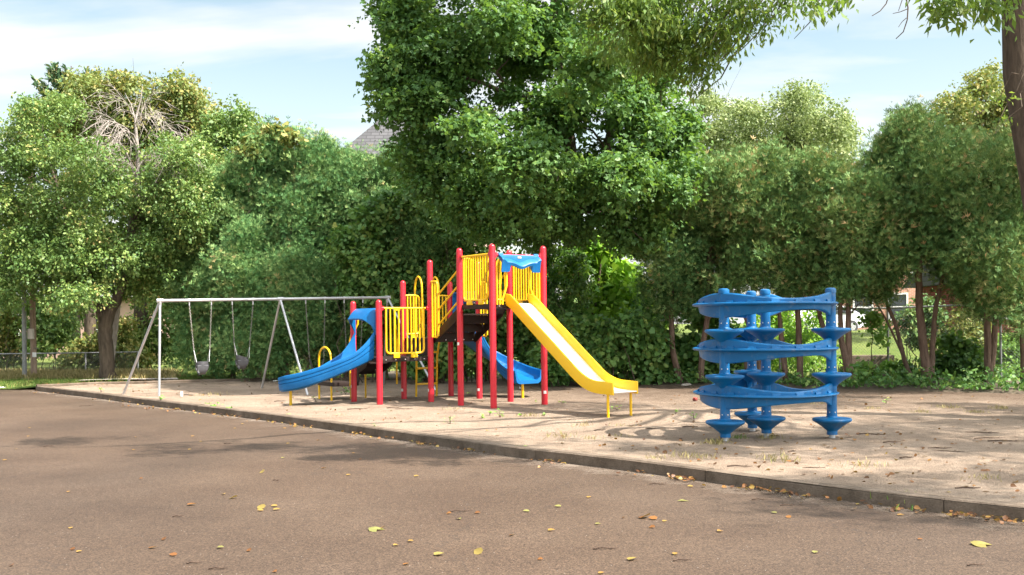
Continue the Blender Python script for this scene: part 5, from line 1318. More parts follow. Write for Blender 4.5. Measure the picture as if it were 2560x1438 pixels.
# undergrowth along the foot of the trees
r0 = rg(330); cs = []
for i in range(1500):
    t = r0.random(); b_ = BL[int(22 + t * 60)]
    if b_.x < -3.5: continue
    dd_ = 0.25 + 1.8 * r0.random() ** 1.2; right = b_.x > 6.5
    h = (0.08 + 0.34 * r0.random() ** 1.6) * (1.25 if right else 1.0)
    c0 = Vector((b_.x + r0.normal() * 0.3, b_.y + dd_ + 0.15 * r0.normal(), 0.05))
    for k in range(9):
        cs.append((c0.x + r0.normal() * 0.10, c0.y + r0.normal() * 0.10, c0.z + h * r0.random()))
cs = np.array(cs); N = len(cs)
o = leaves("undergrowth", cs, r0.normal(size=(N, 3)) * 0.5 + np.array([0, -0.3, 0.9]), r0.normal(size=(N, 3)) + np.array([0, 0, -0.2]), 0.11 * (0.6 + 0.8 * r0.random(N)), r0.random(N) * 0.8, 'oval', M['vine'], None, 'stuff')
tag(o, "leafy undergrowth carpeting the foot of the trees", "undergrowth")
# grass along the back edge and at the left
def grass(name, spots, n_per, h, m, label, seed, spread=0.16):
    r0 = rg(seed); S = np.array(spots); idx = np.repeat(np.arange(len(S)), n_per); N = len(idx)
    c = S[idx] + np.column_stack([r0.normal(size=(N, 2)) * spread, np.zeros(N)]); hh = h * (0.5 + 0.9 * r0.random(N)); c[:, 2] += hh * 0.36
    d = np.column_stack([r0.normal(size=(N, 2)) * 0.45, np.ones(N)])
    o = leaves(name, c, np.column_stack([r0.normal(size=(N, 2)), np.full(N, 0.15)]), d, hh, r0.random(N), 'blade', M[m], None, 'stuff')
    return tag(o, label, "grass")
r0 = rg(340); sp = []
for i in range(2600):
    px = -20 + r0.random() * 1130; py = np.interp(px, [0, 95, 400, 700, 1110], [966, 958, 950, 943, 945]) - 13 * r0.random() ** 1.3 * (1 if px > 450 else 1.25) + (4 if px < 80 else 0)
    sp.append(tuple(G(px, py, -0.01)))
grass("grass", sp, 12, 0.085, 'grass', "short green grass strip behind the sand and around the left poles", 341)
r0 = rg(342); sp = []
for i in range(900):
    px = -60 + r0.random() * 480; py = 951 - 14 * r0.random(); sp.append(tuple(G(px, py, -0.02)))
grass("dry_grass", sp, 14, 0.22, 'dry', "tall pale dry grass before the left fence", 343, 0.3)

# ------------------------------------------------------------------ poles, fences, buildings, car
def brickmat(name, c1, c2, mortar, scale=1.0):
    m, nt, bs = mat(name); co = objco(nt, False)
    mp = nt.nodes.new("ShaderNodeMapping"); nt.links.new(co, mp.inputs["Vector"])
    mp.inputs["Rotation"].default_value = (R(90), 0, 0)
    b = nt.nodes.new("ShaderNodeTexBrick"); nt.links.new(mp.outputs[0], b.inputs["Vector"])
    b.inputs["Color1"].default_value = c1 + (1,); b.inputs["Color2"].default_value = c2 + (1,); b.inputs["Mortar"].default_value = mortar + (1,)
    b.inputs["Scale"].default_value = scale; b.inputs["Brick Width"].default_value = 0.24; b.inputs["Row Height"].default_value = 0.08; b.inputs["Mortar Size"].default_value = 0.010
    nt.links.new(b.outputs["Color"], bs.inputs["Base Color"]); bs.inputs["Roughness"].default_value = 0.9
    return m
M['brick'] = brickmat("orange_brick", (0.34, 0.13, 0.08), (0.42, 0.19, 0.12), (0.40, 0.33, 0.28))
M['redbrick'] = brickmat("red_brick", (0.22, 0.035, 0.03), (0.28, 0.05, 0.04), (0.2, 0.12, 0.1))
M['siding'] = paint("pinkish_siding", (0.46, 0.30, 0.25), 0.7, var=0.1)
M['trim'] = paint("white_trim_paint", (0.72, 0.70, 0.68), 0.5, var=0.05)
m, nt, bs = mat("grey_shingles"); co = objco(nt, True)
mp = nt.nodes.new("ShaderNodeMapping"); mp.inputs["Rotation"].default_value = (R(90), 0, 0); nt.links.new(co, mp.inputs["Vector"])
b_ = nt.nodes.new("ShaderNodeTexBrick"); nt.links.new(mp.outputs[0], b_.inputs["Vector"])
b_.inputs["Color1"].default_value = (0.062, 0.062, 0.066, 1); b_.inputs["Color2"].default_value = (0.090, 0.089, 0.093, 1); b_.inputs["Mortar"].default_value = (0.035, 0.034, 0.036, 1)
b_.inputs["Scale"].default_value = 1.0; b_.inputs["Brick Width"].default_value = 0.45; b_.inputs["Row Height"].default_value = 0.20; b_.inputs["Mortar Size"].default_value = 0.02
nt.links.new(b_.outputs["Color"], bs.inputs["Base Color"]); bs.inputs["Roughness"].default_value = 0.9
M['shingle'] = m

# metal and wooden poles at the left
b = Vector((P(62, 950, 34.0).x, 34.0, 0.0)); root = thing("metal_pole", b, "slim grey metal pole left of the leafy tree", "pole")
mb = MB(); mb.tube([b + Vector((0, 0, -0.2)), b + Vector((0, 0, 2.0)), b + Vector((0.02, 0, 4.6))], [0.075, 0.070, 0.06], 14); mb.build("shaft", M['oldgalv'], root)
mb = MB(); mb.lathe(b + Vector((0.02, 0, 4.6)), [(0.065, 0.0), (0.066, 0.03), (0.04, 0.06), (0.0, 0.07)], 14); mb.build("cap", M['oldgalv'], root)
mb = MB(); mb.lathe(b, [(0.14, -0.02), (0.14, 0.03), (0.085, 0.06), (0.085, 0.12)], 14); mb.build("base_collar", M['oldgalv'], root)
b = G(85, 947, 0); root = thing("utility_pole", b, "weathered wooden utility pole with a pale box and a small white notice", "pole")
mb = MB(); mb.tube([b + Vector((0, 0, -0.2)), b + Vector((-0.03, 0, 4)), b + Vector((-0.05, 0, 9.0))], [0.10, 0.088, 0.08], 16); mb.build("shaft", M['pole'], root)
q = P(77, 835, b.y - 0.14); mb = MB(); mb.box(q, 0.17, 0.14, 0.34); mb.build("meter_box", M['pale_concrete'], root, bevel=0.01)
q = P(86, 887, b.y - 0.098); mb = MB(); mb.box(q, 0.13, 0.008, 0.16); mb.build("notice", M['sticker'], root)
mb = MB(); mb.tube([q + Vector((-0.1, 0.02, 0.23)), q + Vector((0.12, 0.02, 0.2))], 0.012, 6); mb.build("strap", M['chain'], root)

def chainlink(name, label, pts, h, spacing, pitch, rail=0.024, rw=0.0022, top=True, cat="fence"):
    """Chain-link fence along ground points: posts, top rail and diagonal wires."""
    pts = [Vector(p) for p in pts]; root = thing(name, pts[0], label, cat)
    L = [0.0]
    for a, b in zip(pts, pts[1:]): L.append(L[-1] + (b - a).length)
    def at(s, z):
        k = max(j for j in range(len(L)) if L[j] <= s + 1e-9); k = min(k, len(pts) - 2)
        p = pts[k].lerp(pts[k + 1], (s - L[k]) / (L[k + 1] - L[k])); return Vector((p.x, p.y, p.z + z))
    n = max(1, int(L[-1] / spacing))
    for i in range(n + 1):
        s = L[-1] * i / n; mb = MB(); mb.tube([at(s, -0.2), at(s, h + 0.03)], rail * 1.25, 10); mb.build("post", M['oldgalv'], root)
    mb = MB(); k = int(L[-1] / 0.5); mb.tube([at(L[-1] * i / k, h) for i in range(k + 1)], rail, 8); mb.build("top_rail", M['oldgalv'], root)
    mb = MB(); N = int(L[-1] / pitch); H = h - 0.04
    for i in range(-int(H / pitch), N + 1):
        for sg in (1, -1):
            s0 = i * pitch; s1 = s0 + H
            a, b = max(0, s0), min(L[-1], s1)
            if b <= a: continue
            z = lambda s: (0.02 + (s - s0)) if sg > 0 else (0.02 + H - (s - s0))
            p, q = at(a, z(a)), at(b, z(b)); nn = Vector((0, -1, 0)); d = (q - p).normalized(); x = d.cross(nn).normalized() * rw
            o = nn * (0.003 * sg)
            mb.add([p - x + o, p + x + o, q + x + o, q - x + o, p + o * 1.7 + nn * rw, q + o * 1.7 + nn * rw], [(0, 1, 2, 3), (1, 4, 5, 2), (4, 0, 3, 5)])
    o = mb.build("mesh", M['oldgalv'], root, smooth=False)
    return root
def gz(px, py, z): return G(px, py, z)
chainlink("chain_link_fence", "tall chain link fence behind the right cedar trunks", [Vector((P(1950, 900, 28.0).x, 28.0, 0)), Vector((P(2240, 900, 27.4).x, 27.4, 0.02)), Vector((P(2545, 900, 26.8).x, 26.8, 0.1)), Vector((P(2800, 900, 26.2).x, 26.2, 0.15))], 1.92, 2.75, 0.085)
chainlink("chain_link_fence", "low chain link fence in dry grass at the far left", [Vector((-22, 36.2, 0)), Vector((P(190, 900, 36.6).x, 36.6, 0)), Vector((P(345, 900, 37.2).x, 37.2, 0))], 0.78, 1.6, 0.075, 0.022)

# houses, mostly hidden
def window(parent, c, w, h, ax, ny):
    ax = Vector(ax); ny = Vector(ny); zz = Vector((0, 0, 1)); mb = MB(); t = 0.09
    for sg in (-1, 1): mb.box(Vector(c) + ax * (sg * (w / 2 + t / 2)) + ny * 0.03, t, 0.08, h + 2 * t, ax, ny)
    for sg in (-1, 1): mb.box(Vector(c) + zz * (sg * (h / 2 + t / 2)) + ny * 0.032, w, 0.08, t, ax, ny)
    mb.box(Vector(c) + ny * 0.025, w, 0.04, 0.05, ax, ny)
    wi = mb.build("window", M['trim'], parent)
    mb = MB(); mb.box(Vector(c) + ny * 0.012, w - 0.004, 0.02, h - 0.004, ax, ny); mb.build("pane", M['dark'], wi)
def house(name, label, c, w, d, h, roof_h, wall_m, over=0.5, hip=0.0, wins=(), ridge='x', chimney=True):
    c = Vector(c); root = thing(name, c, label, "house"); zz = Vector((0, 0, 1))
    mb = MB(); mb.box(c + zz * (h / 2 - 0.3), w, d, h + 0.6); mb.build("wall", wall_m, root)
    A = c + zz * h; W, D = w / 2 + over, d / 2 + over; hp = hip
    mb = MB()
    e = [A + Vector((-W, -D, 0)), A + Vector((W, -D, 0)), A + Vector((W, D, 0)), A + Vector((-W, D, 0))]
    if ridge == 'x': r = [A + Vector((-W + hp, 0, roof_h)), A + Vector((W - hp, 0, roof_h))]; fs = [(0, 1, 5, 4), (1, 2, 5), (2, 3, 4, 5), (3, 0, 4), (0, 3, 2, 1)]
    else: r = [A + Vector((0, -D + hp, roof_h)), A + Vector((0, D - hp, roof_h))]; fs = [(0, 1, 4), (1, 2, 5, 4), (2, 3, 5), (3, 0, 4, 5), (0, 3, 2, 1)]
    mb.add(e + r, fs); rf = mb.build("roof", M['shingle'], root, smooth=False)
    mb = MB()
    mb.box(A + Vector((0, -D - 0.02, -0.08)), 2 * W, 0.06, 0.2); mb.build("fascia", M['trim'], rf)
    if chimney:
        mb = MB(); mb.box(A + Vector((w * 0.28, d * 0.18, roof_h * 0.75)), 0.7, 0.7, 1.8); mb.build("chimney", M['brick'], rf)
    for (x, z, ww, wh) in wins:
        window(root, c + Vector((x, -d / 2, z)), ww, wh, (1, 0, 0), (0, -1, 0))
    return root
house("brick_house", "orange brick house with white trimmed windows beyond the bright lawn at the right", (P(2255, 800, 62).x, 64.0, 0.9), 9.0, 8, 5.2, 3.4, M['brick'], wins=[(-3, 1.5, 1.0, 1.4), (-1.0, 1.5, 1.0, 1.4), (1.2, 1.4, 1.0, 1.4), (3.2, 1.5, 1.0, 1.4), (-2.6, 4.1, 1.0, 1.2), (0.2, 4.1, 1.0, 1.2), (2.8, 4.1, 1.0, 1.2)])
house("brick_garage", "low dark red brick garage glimpsed at the right edge behind the cedars", (P(2590, 830, 40).x, 42.0, 0.7), 5.5, 5, 2.3, 1.5, M['redbrick'], chimney=False, wins=[(-1.4, 1.4, 0.8, 0.8)])
house("shingled_house", "house whose grey shingled roof shows between the hedge top and the maple", (P(988, 700, 54).x, 57.0, 0.0), 9.5, 9, 8.1, 5.2, M['siding'], hip=4.6, wins=[(-3, 4.8, 1, 1.4), (0, 4.8, 1, 1.4), (3, 4.8, 1, 1.4)], chimney=False)
house("sided_house", "pinkish house hidden behind the leafy tree at the left", (P(190, 850, 62).x, 64.0, 0.0), 9, 8, 3.6, 3.0, M['siding'], wins=[(-3, 1.7, 1.1, 1.5), (-0.6, 1.7, 1.1, 1.5), (2.2, 1.6, 1.1, 1.5)])

def car(c, yaw, label):
    c = Vector(c); root = thing("parked_car", c, label, "car"); ax = Vector((math.cos(yaw), math.sin(yaw), 0)); ay = Vector((-ax.y, ax.x, 0)); zz = Vector((0, 0, 1))
    prof = [(-2.15, 0.32), (-2.18, 0.62), (-2.05, 0.86), (-1.5, 0.93), (-1.0, 0.96), (-0.35, 1.36), (0.55, 1.42), (1.25, 1.30), (1.75, 0.98), (2.1, 0.9), (2.18, 0.6), (2.12, 0.32), (1.75, 0.24), (-1.75, 0.24)]
    rings = []
    for s, k in ((-0.86, 0.0), (-0.80, 1.0), (0.80, 1.0), (0.86, 0.0)):
        rings.append([c + ax * (x * (0.985 if k == 0 else 1)) + ay * (s * (0.80 if z > 1.0 else 1.0)) + zz * (z - (0.03 if k == 0 and z > 0.5 else 0)) for x, z in prof])
    mb = MB(); mb.loft(rings); mb.build("body", M['white'], root, angle=35)
    for sg in (-1, 1):
        pts = [(-0.78, 0.98), (-0.33, 1.29), (0.5, 1.34), (1.12, 1.24), (1.5, 0.98)]
        mb = MB(); mb.prism([c + ax * x + ay * (sg * (0.855 - 0.17 * max(0, (z - 0.97) / 0.4))) + zz * z for x, z in pts], ay * (sg * 0.012)); mb.build("side_window", M['dark'], root)
        for x in (-1.35, 1.35):
            w = c + ax * x + ay * (sg * 0.80) + zz * 0.31
            mb = MB(); mb.tube([w - ay * (sg * 0.1), w + ay * (sg * 0.10)], 0.31, 20); wh = mb.build("wheel", M['rubber'], root)
            mb = MB(); mb.tube([w + ay * (sg * 0.09), w + ay * (sg * 0.112)], 0.19, 16); mb.build("rim", M['galv'], wh)
    for sg in (-1, 1):
        mb = MB(); mb.box(c + ax * 2.13 + ay * (sg * 0.6) + zz * 0.68, 0.12, 0.34, 0.14, ax, ay); mb.build("headlight", M['sticker'], root, bevel=0.02)
    mb = MB(); mb.prism([c + ax * 1.27 + ay * s + zz * 1.30 for s in (-0.62, 0.62)] + [c + ax * 1.76 + ay * s + zz * 0.995 for s in (0.74, -0.74)], ax * 0.012 + zz * 0.012); mb.build("windscreen", M['dark'], root)
    return root
pc = P(2046, 830, 52); car((pc.x, 52, 1.02), R(12), "white parked car beyond the bright lawn right of the climber")

# concrete steps, blocks and rocks at the fence foot
p = P(2165, 893, 30.5); mb = MB(); mb.box((p.x, p.y, p.z - 0.22), 1.5, 0.5, 0.55); tag(mb.build("concrete_step", M['concrete'], None, bevel=0.02), "long low concrete step on the lawn beyond the fence", "step")
p = G(2221, 962, 0.0); mb = MB()
mb.prism([p + Vector((-0.17, 0, -0.05)), p + Vector((0.12, 0.02, -0.05)), p + Vector((0.16, 0.03, 0.10)), p + Vector((0.05, 0.02, 0.24)), p + Vector((-0.15, 0.01, 0.27))], (0.05, 0.3, 0)); tag(mb.build("concrete_block", M['concrete'], None, bevel=0.02), "tilted broken concrete block at the foot of the fence post", "block")
def rock(c, r, seed, label, m='concrete'):
    rr = np.random.default_rng(seed); bm = bmesh.new(); bmesh.ops.create_icosphere(bm, subdivisions=2, radius=1.0)
    for v in bm.verts:
        n = 1 + 0.28 * math.sin(v.co.x * 3.1 + seed) * math.cos(v.co.y * 2.7 + seed * 2) + 0.1 * rr.normal()
        v.co = Vector((v.co.x * r[0] * n, v.co.y * r[1] * n, v.co.z * r[2] * n)) + Vector(c)
    mb = MB(); mb.v = [tuple(v.co) for v in bm.verts]; mb.f = [tuple(v.index for v in f.verts) for f in bm.faces]; bm.free()
    return tag(mb.build("rock", M[m], None, angle=25), label, "rock")
p = G(2372, 968, 0.0); rock(p + Vector((0, 0.1, 0.06)), (0.28, 0.16, 0.14), 3, "flat grey rock in the undergrowth between the thick trunk and the split trunk")
p = G(2480, 972, 0.0); rock(p + Vector((0, 0.1, 0.05)), (0.13, 0.11, 0.10), 5, "small round stone by the roots of the split trunk cedar")
p = G(1715, 963, 0.0); rock(p + Vector((0, 0, 0.0)), (0.13, 0.08, 0.05), 6, "pale flat stone beside the crooked cedar trunk", 'pale_concrete')
p = G(1738, 1002, 0.0); rock(p + Vector((0, 0, 0.03)), (0.045, 0.04, 0.05), 8, "small reddish stone on the sand left of the climber", 'redbrick')
# drink can and scraps of litter on the sand
b = G(454, 992, 0.0); root = thing("drink_can", b, "pale green and white drink can standing on the sand near the kerb", "can")
mb = MB(); mb.lathe(b, [(0.026, 0.0), (0.033, 0.008), (0.033, 0.108), (0.027, 0.12)], 16); mb.build("body", M['silver'], root)
mb = MB(); mb.lathe(b, [(0.0335, 0.035), (0.0338, 0.04), (0.0338, 0.085), (0.0335, 0.09)], 16); mb.build("band", M['sticker'], root)
def scrap(px, py, w, label):
    c = G(px, py, 0.012); rr = np.random.default_rng(int(px)); mb = MB(); n = 6
    vs = [c + Vector((w * (i / n - 0.5), w * 0.5 * (j / 3 - 0.5), 0.02 + w * 0.16 * rr.random())) for j in range(4) for i in range(n + 1)]
    mb.v = [tuple(v) for v in vs]; mb.f = [(j * 7 + i, j * 7 + i + 1, (j + 1) * 7 + i + 1, (j + 1) * 7 + i) for j in range(3) for i in range(6)]
    return tag(mb.build("paper_scrap", M['sticker'], None), label, "litter")
scrap(692, 955, 0.20, "crumpled white paper on the sand by the curved slide's exit")
scrap(2, 972, 0.22, "white scrap on the grass edge at the far left")
scrap(1303, 973, 0.12, "small white scrap behind the tower under the back slide")

# ------------------------------------------------------------------ fallen leaves, twigs, weeds
def leaf_obj(px, py, size, tint, rot, z, label, group=None, shape='curled', tilt=0.0, m='litter'):
    c = G(px, py, z); size = size * 0.66
    nrm = np.array([[math.sin(tilt) * math.cos(rot * 2), math.sin(tilt) * math.sin(rot * 2) - 0.15, 1.0]])
    o = leaves("fallen_leaf", np.zeros((1, 3)), nrm, np.array([[math.cos(rot), math.sin(rot), 0.05]]), np.array([size]), np.array([tint]), shape, M[m])
    o.location = (c.x, c.y, z + 0.004 + 0.06 * size)
    return tag(o, label, "leaf", group)
r0 = rg(400)
YEL = [(73, 1071), (71, 1092), (40, 1124), (11, 1152), (334, 1126), (474, 1125), (502, 1105), (482, 1092), (588, 1072), (607, 1061), (559, 1237), (687, 1267), (652, 1278), (177, 1322), (197, 1381), (870, 1189), (1025, 1355), (340, 1094), (171, 1231), (1661, 1305), (1377, 1328), (1502, 1435), (1687, 1387), (2145, 1263), (1727, 1218), (1472, 1245), (760, 1070), (712, 1072), (884, 1134), (720, 1110), (1040, 1192), (1800, 1330), (2250, 1290), (990, 1365)]
for x, y in YEL: leaf_obj(x, y, 0.065 + 0.03 * r0.random(), 0.55 + 0.22 * r0.random(), r0.random() * 6.3, ASPH, "small yellow fallen leaf lying alone on the open asphalt", "small yellow leaves on the asphalt")
BRN = [(434, 1390), (182, 1375), (795, 1102), (1122, 1285), (352, 1198), (808, 1172), (1015, 1413), (1972, 1295), (687, 1431), (623, 1378), (30, 1415), (380, 1372), (1193, 1284), (1630, 1320), (410, 1350), (900, 1150), (1350, 1400), (2300, 1350), (1560, 1295), (1280, 1340)]
for x, y in BRN: leaf_obj(x, y, 0.060 + 0.035 * r0.random(), 0.1 + 0.35 * r0.random(), r0.random() * 6.3, ASPH, "small brown or orange curled leaf lying alone on the open asphalt", "small brown leaves on the asphalt", tilt=0.4)
GRN = [(707, 1146), (550, 1371), (1396, 1268), (1493, 1312), (1317, 1280), (1148, 1299), (2037, 1383), (1936, 1284)]
for x, y in GRN: leaf_obj(x, y, 0.075 + 0.02 * r0.random(), 0.98, r0.random() * 6.3, ASPH, "small greenish leaf lying alone on the open asphalt", "small greenish leaves on the asphalt")
leaf_obj(477, 1264, 0.13, 0.35, 0.3, ASPH, "single orange brown leaf standing out on the left asphalt", tilt=0.4)
leaf_obj(583, 1247, 0.14, 0.8, 1.0, ASPH, "yellow leaf with a long stalk, above the pair of flat yellow leaves", tilt=0.6)
leaf_obj(654, 1272, 0.15, 0.86, 2.4, ASPH, "greenish yellow curled leaf of the small cluster left of centre", tilt=0.5)
leaf_obj(690, 1276, 0.10, 0.75, 0.1, ASPH, "flat yellow leaf at the right of the small cluster left of centre")
leaf_obj(656, 1182, 0.13, 0.85, 2.0, ASPH, "upright yellow green leaf on the middle of the asphalt", tilt=0.7)
leaf_obj(938, 1326, 0.21, 1.0, 0.2, ASPH, "large pale green maple leaf lying flat near the bottom centre", shape='maple', m='litter')
leaf_obj(955, 1323, 0.12, 0.6, 1.2, ASPH, "tan leaf curled against the large pale green leaf", tilt=0.5)
leaf_obj(1612, 1296, 0.20, 0.22, 0.8, ASPH, "big crumpled brown leaf on the asphalt right of centre", tilt=0.7)
leaf_obj(1634, 1299, 0.12, 0.42, 2.6, ASPH, "lighter brown leaf beside the big crumpled one", tilt=0.3)
leaf_obj(1579, 1401, 0.12, 0.84, 0.6, ASPH, "yellow leaf with upturned edges near the bottom right of centre", tilt=0.3)
leaf_obj(1705, 1254, 0.18, 1.0, 0.0, ASPH, "long pale green leaf below the kerb, right of centre", shape='lance')
leaf_obj(1095, 1389, 0.12, 0.9, 0.3, ASPH, "pale yellow leaf left of the forked one at the bottom centre")
leaf_obj(1197, 1384, 0.14, 0.85, 2.2, ASPH, "forked yellow leaf with a raised tip at the bottom centre", tilt=0.8)
leaf_obj(2452, 1364, 0.24, 0.92, 0.1, ASPH, "large yellow maple leaf lying on the asphalt at the lower right", shape='maple')
# leaf litter heaped along the kerb's foot and strewn on the sand
foot_px = [(x, y + (12 if x < 300 else 20 if x < 900 else 30)) for x, y in KERB_PX]
cs, ts, ss = [], [], []
def litter_pile(px0, px1, n, w, pile=0.03, lo=0.0, hi=0.9):
    for i in range(int(n * 0.36)):
        px = px0 + (px1 - px0) * r0.random()
        k = next((j for j in range(len(kl) - 1) if P(px, 0, 10).x * 0 + kl_px[j + 1] >= px), len(kl) - 2)
        t = (px - kl_px[k]) / (kl_px[k + 1] - kl_px[k]); p = kl[k].lerp(kl[k + 1], t); d = (kl[k + 1] - kl[k]).normalized(); nn = Vector((d.y, -d.x, 0))
        q = p + nn * (0.03 + w * abs(r0.normal()) * 0.6)
        cs.append((q.x, q.y, ASPH + 0.012 + pile * r0.random())); ts.append(lo + (hi - lo) * r0.random() ** 1.5); ss.append(0.030 + 0.03 * r0.random())
kl_px = [x for x, y in KERB_PX] + [2900, 4200]
for a in [(95, 200, 60, 0.3), (250, 420, 50, 0.5), (380, 470, 60, 0.6), (430, 600, 60, 0.3), (500, 620, 60, 0.25), (650, 800, 70, 0.25), (890, 930, 40, 0.2), (970, 1010, 30, 0.18), (1050, 1110, 60, 0.16), (1110, 1260, 30, 0.12), (1340, 1440, 50, 0.13), (1500, 1640, 18, 0.3), (1670, 1760, 70, 0.16), (1830, 2050, 120, 0.16), (2060, 2180, 20, 0.15), (2200, 2340, 60, 0.15), (2380, 2580, 150, 0.2), (100, 2500, 60, 0.35)]:
    litter_pile(*a)
N = len(cs)
o = leaves("leaf_litter", np.array(cs), r0.normal(size=(N, 3)) * 0.45 + np.array([0, -0.2, 1.0]), r0.normal(size=(N, 3)) * np.array([1, 1, 0.2]), np.array(ss), np.array(ts), 'curled', M['litter'], None, 'stuff')
tag(o, "orange and yellow leaf litter drifted against the foot of the kerb", "leaf litter")
cs, ts, ss = [], [], []
for i in range(900):
    px = 150 + 2400 * r0.random(); u = r0.random(); k = np.interp(px, [x for x, y in KERB_PX], [y for x, y in KERB_PX]) - 14; bk = np.interp(px, [x for x, y in BACK_PX], [y for x, y in BACK_PX]) + 3
    py = bk + (k - bk) * u
    if r0.random() < 0.55 and px < 1500: continue
    p = G(px, py, 0.0); cs.append((p.x, p.y, sand_z(p.x, p.y) + 0.012)); ts.append(0.5 * r0.random() ** 1.5 + (0.3 if r0.random() < 0.12 else 0)); ss.append(0.03 + 0.035 * r0.random())
for i in range(260):   # drift of leaves along the back edging
    px = 95 + 1000 * r0.random(); p = G(px, np.interp(px, [x for x, y in BACK_PX], [y for x, y in BACK_PX]) + 2.5 * r0.random(), 0.0); cs.append((p.x, p.y, 0.012)); ts.append(0.55 * r0.random()); ss.append(0.06 + 0.04 * r0.random())
N = len(cs)
o = leaves("scattered_leaves", np.array(cs), r0.normal(size=(N, 3)) * 0.4 + np.array([0, -0.1, 1.0]), r0.normal(size=(N, 3)) * np.array([1, 1, 0.2]), np.array(ss), np.array(ts), 'curled', M['litter'], None, 'stuff')
tag(o, "dry brown leaf bits strewn over the sand", "leaf litter")

M['twig'] = bark("brown_twig", (0.05, 0.032, 0.024), (0.13, 0.09, 0.065), 20)
def twig(px, py, L, rot, label, group=None, z=None, r=0.006):
    c = G(px, py, ASPH if z is None else z); 
    if z is not None: c.z = sand_z(c.x, c.y)
    mb = MB(); d = Vector((math.cos(rot), math.sin(rot), 0)); n = Vector((-d.y, d.x, 0))
    mb.tube([d * (-L / 2) + Vector((0, 0, 0.008)), d * (-L / 6) + n * L * 0.06 + Vector((0, 0, 0.014)), d * (L / 5) - n * L * 0.03 + Vector((0, 0, 0.010)), d * (L / 2) + Vector((0, 0, 0.012))], [r, r * 0.9, r * 0.7, r * 0.35], 5)
    mb.tube([d * (L / 6) + Vector((0, 0, 0.012)), d * (L * 0.3) + n * L * 0.12 + Vector((0, 0, 0.02))], [r * 0.6, r * 0.25], 4)
    o = mb.build("twig", M['twig'], None); o.location = c
    return tag(o, label, "twig", group)
for x, y, L, a in [(1515, 1374, 0.20, 0.05), (1150, 1280, 0.22, 0.1), (1900, 1251, 0.16, 0.0), (1645, 1212, 0.18, -0.3), (1705, 1403, 0.13, 0.1), (1970, 1265, 0.14, -0.1), (545, 1424, 0.14, 0.0), (485, 1410, 0.11, 0.1), (215, 1016, 0.3, 0.1), (122, 1117, 0.15, 0.2), (690, 1203, 0.1, -0.6), (570, 1110, 0.12, 0.1), (445, 1293, 0.10, 0.1), (2440, 1415, 0.13, 0.1)]:
    twig(x, y, L, a, "thin dark twig lying on the open asphalt", "twigs on the asphalt")
for x, y, L, a in [(900, 1020, 0.5, 0.05), (1010, 1023, 0.35, 0.25), (985, 1022, 0.3, -0.2), (1205, 993, 0.9, 0.15), (1630, 1070, 0.2, 0), (2455, 1081, 0.45, -0.3), (2350, 1116, 0.3, 0), (2370, 1127, 0.4, -0.05), (2035, 1168, 0.25, 0), (1850, 1169, 0.28, -0.2), (2520, 1100, 0.5, -0.2), (2480, 1092, 0.5, 0.1), (2270, 1145, 0.2, 0.1), (1980, 1127, 0.2, 0.8), (1725, 1065, 0.25, 0.1), (2180, 1085, 0.35, -0.4), (1905, 1050, 0.2, 0.2), (2600, 1130, 0.4, 0.1), (2230, 1102, 0.25, 0.1), (700, 1003, 0.25, 0.1), (1500, 1075, 0.2, 0.3), (2420, 1220, 0.25, 0.05), (1780, 1140, 0.2, 0.1)]:
    twig(x, y, L, a, "dark broken twig lying on the sand", "twigs on the sand", 0.0, 0.009)

def weed(px, py, h, n, label, z=0.0, group=None, m='weed', shape='oval', spread=0.5, size=0.05, name="weed"):
    c = G(px, py, z); rr = np.random.default_rng(int(px * 7 + py)); c0 = np.array(c)
    if z == 0.0: c0[2] = sand_z(c.x, c.y)
    root = thing(name, c0, label, "weed", group)
    if shape == 'blade':
        cs = c0 + np.column_stack([rr.normal(size=(n, 2)) * spread * h, np.full(n, 0.0)]); hh = h * (0.5 + 0.7 * rr.random(n)); cs[:, 2] += hh * 0.36
        d = np.column_stack([rr.normal(size=(n, 2)) * 0.5, np.ones(n)])
        leaves("foliage", cs, np.column_stack([rr.normal(size=(n, 2)), np.full(n, 0.15)]), d, hh, rr.random(n), 'blade', M[m], root)
    else:
        cs = c0 + np.column_stack([rr.normal(size=(n, 2)) * spread * h * 0.5, h * (0.15 + 0.85 * rr.random(n))])
        leaves("foliage", cs, rr.normal(size=(n, 3)) * 0.5 + np.array([0, -0.4, 0.8]), np.column_stack([rr.normal(size=(n, 2)), np.full(n, 0.1)]), size * (0.6 + 0.8 * rr.random(n)), rr.random(n), shape, M[m], root)
        tb = MB()
        for k in range(4):
            e = Vector(cs[rr.integers(n)]); tb.tube([Vector(c0), Vector(c0).lerp(e, 0.5) + Vector((0, 0, h * 0.1)), e], [0.004, 0.003, 0.0015], 4, False)
        tb.build("stem", M['grass'] if False else M['twig'], root)
    return root
WG = "small weeds sprouting from the sand"
for x, y, h, n in [(1126, 1058, 0.13, 14), (1250, 1044, 0.15, 18), (1205, 1045, 0.08, 10), (1545, 1025, 0.12, 10), (1690, 1035, 0.10, 8), (1225, 1038, 0.07, 8), (935, 1068, 0.07, 8), (790, 1003, 0.12, 6), (1405, 1008, 0.07, 6), (1340, 1005, 0.06, 6), (1170, 985, 0.08, 8), (1735, 1050, 0.16, 10), (2215, 1008, 0.12, 8), (1360, 1040, 0.07, 8), (1302, 1040, 0.05, 6)]:
    weed(x, y, h, n, "small green weed sprouting from the sand", 0.0, WG, 'weed', 'oval', 0.7, 0.055)
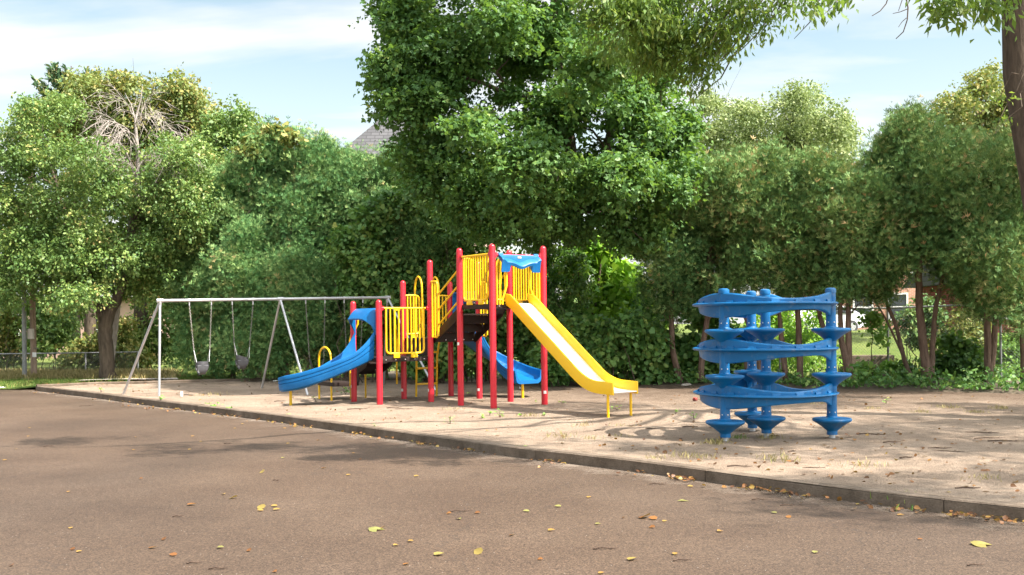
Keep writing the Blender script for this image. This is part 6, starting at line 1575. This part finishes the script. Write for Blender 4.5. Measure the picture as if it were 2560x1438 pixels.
for x, y, h, n in [(1320, 1040, 0.07, 60), (1128, 1024, 0.08, 30), (1450, 1060, 0.08, 30), (1560, 1088, 0.06, 30), (1400, 1093, 0.08, 40), (1700, 1143, 0.08, 50), (1760, 1142, 0.07, 40), (1940, 1147, 0.10, 50), (2160, 1163, 0.08, 40), (2450, 1192, 0.07, 30), (1640, 1145, 0.07, 30), (2370, 1020, 0.07, 80), (2500, 1022, 0.07, 90), (2300, 1030, 0.06, 70), (2180, 1022, 0.06, 60), (2440, 1030, 0.06, 80), (500, 985, 0.09, 20), (545, 985, 0.1, 20), (1550, 1057, 0.07, 30), (850, 1038, 0.05, 20), (1830, 1013, 0.07, 30), (2040, 1010, 0.07, 30), (1480, 1094, 0.06, 40)]:
    weed(x, y, h, n, "sparse tuft of thin dry grass on the sand", 0.0, "dry grass tufts on the sand", 'dry', 'blade', 1.6)
weed(1790, 1108, 0.09, 90, "bushy dry tuft at the foot of the climber's left post", 0.0, None, 'dry', 'blade', 0.9)
weed(1850, 1090, 0.07, 50, "greenish tuft just right of the climber's left post", 0.0, None, 'grass', 'blade', 0.8)
weed(1925, 1088, 0.08, 80, "dry grass around the climber's middle post", 0.0, None, 'dry', 'blade', 1.2)
weed(864, 985, 0.32, 60, "dark leafy weed growing under the transfer platform", 0.0, None, 'vine', 'oval', 0.5, 0.07)
AK = ASPH
weed(2290, 1266, 0.13, 130, "large grass clump growing out of the kerb's foot at the lower right", AK, None, 'weed', 'blade', 0.95)
weed(1300, 1140, 0.14, 18, "broad leaved weed at the kerb's foot below the yellow slide", AK, None, 'weed', 'oval', 0.6, 0.07)
weed(715, 1052, 0.12, 70, "wide leafy weed patch at the kerb's foot left of centre", AK, None, 'weed', 'oval', 1.6, 0.06)
for x, y, h, n, l in [(541, 1030, 0.20, 30, "tallest of three leafy weeds at the kerb's foot below the swings"), (519, 1023, 0.15, 20, "leftmost of three leafy weeds at the kerb's foot below the swings"), (577, 1037, 0.16, 22, "rightmost of three leafy weeds at the kerb's foot below the swings")]:
    weed(x, y, h, n, l, AK, None, 'weed', 'oval', 0.5, 0.07)
weed(252, 981, 0.14, 12, "small yellowish weed on top of the far left kerb", 0.01, None, 'weed', 'oval', 0.5, 0.06)
weed(402, 1002, 0.14, 12, "small weed on the kerb in front of the left swing leg", 0.01, None, 'weed', 'oval', 0.4, 0.06)
weed(1172, 1110, 0.12, 10, "tiny yellow green weed at the kerb's foot under the tower", AK, None, 'weed', 'oval', 0.4, 0.05)
weed(1860, 1204, 0.10, 10, "tiny weed growing in the kerb's shadow at the right", AK, None, 'weed', 'oval', 0.4, 0.05)
weed(350, 1003, 0.15, 60, "dry grass patch at the kerb's foot near the left swing leg", AK, None, 'dry', 'blade', 1.5)

for o in bpy.data.objects:
    if "_w" in o: del o["_w"]
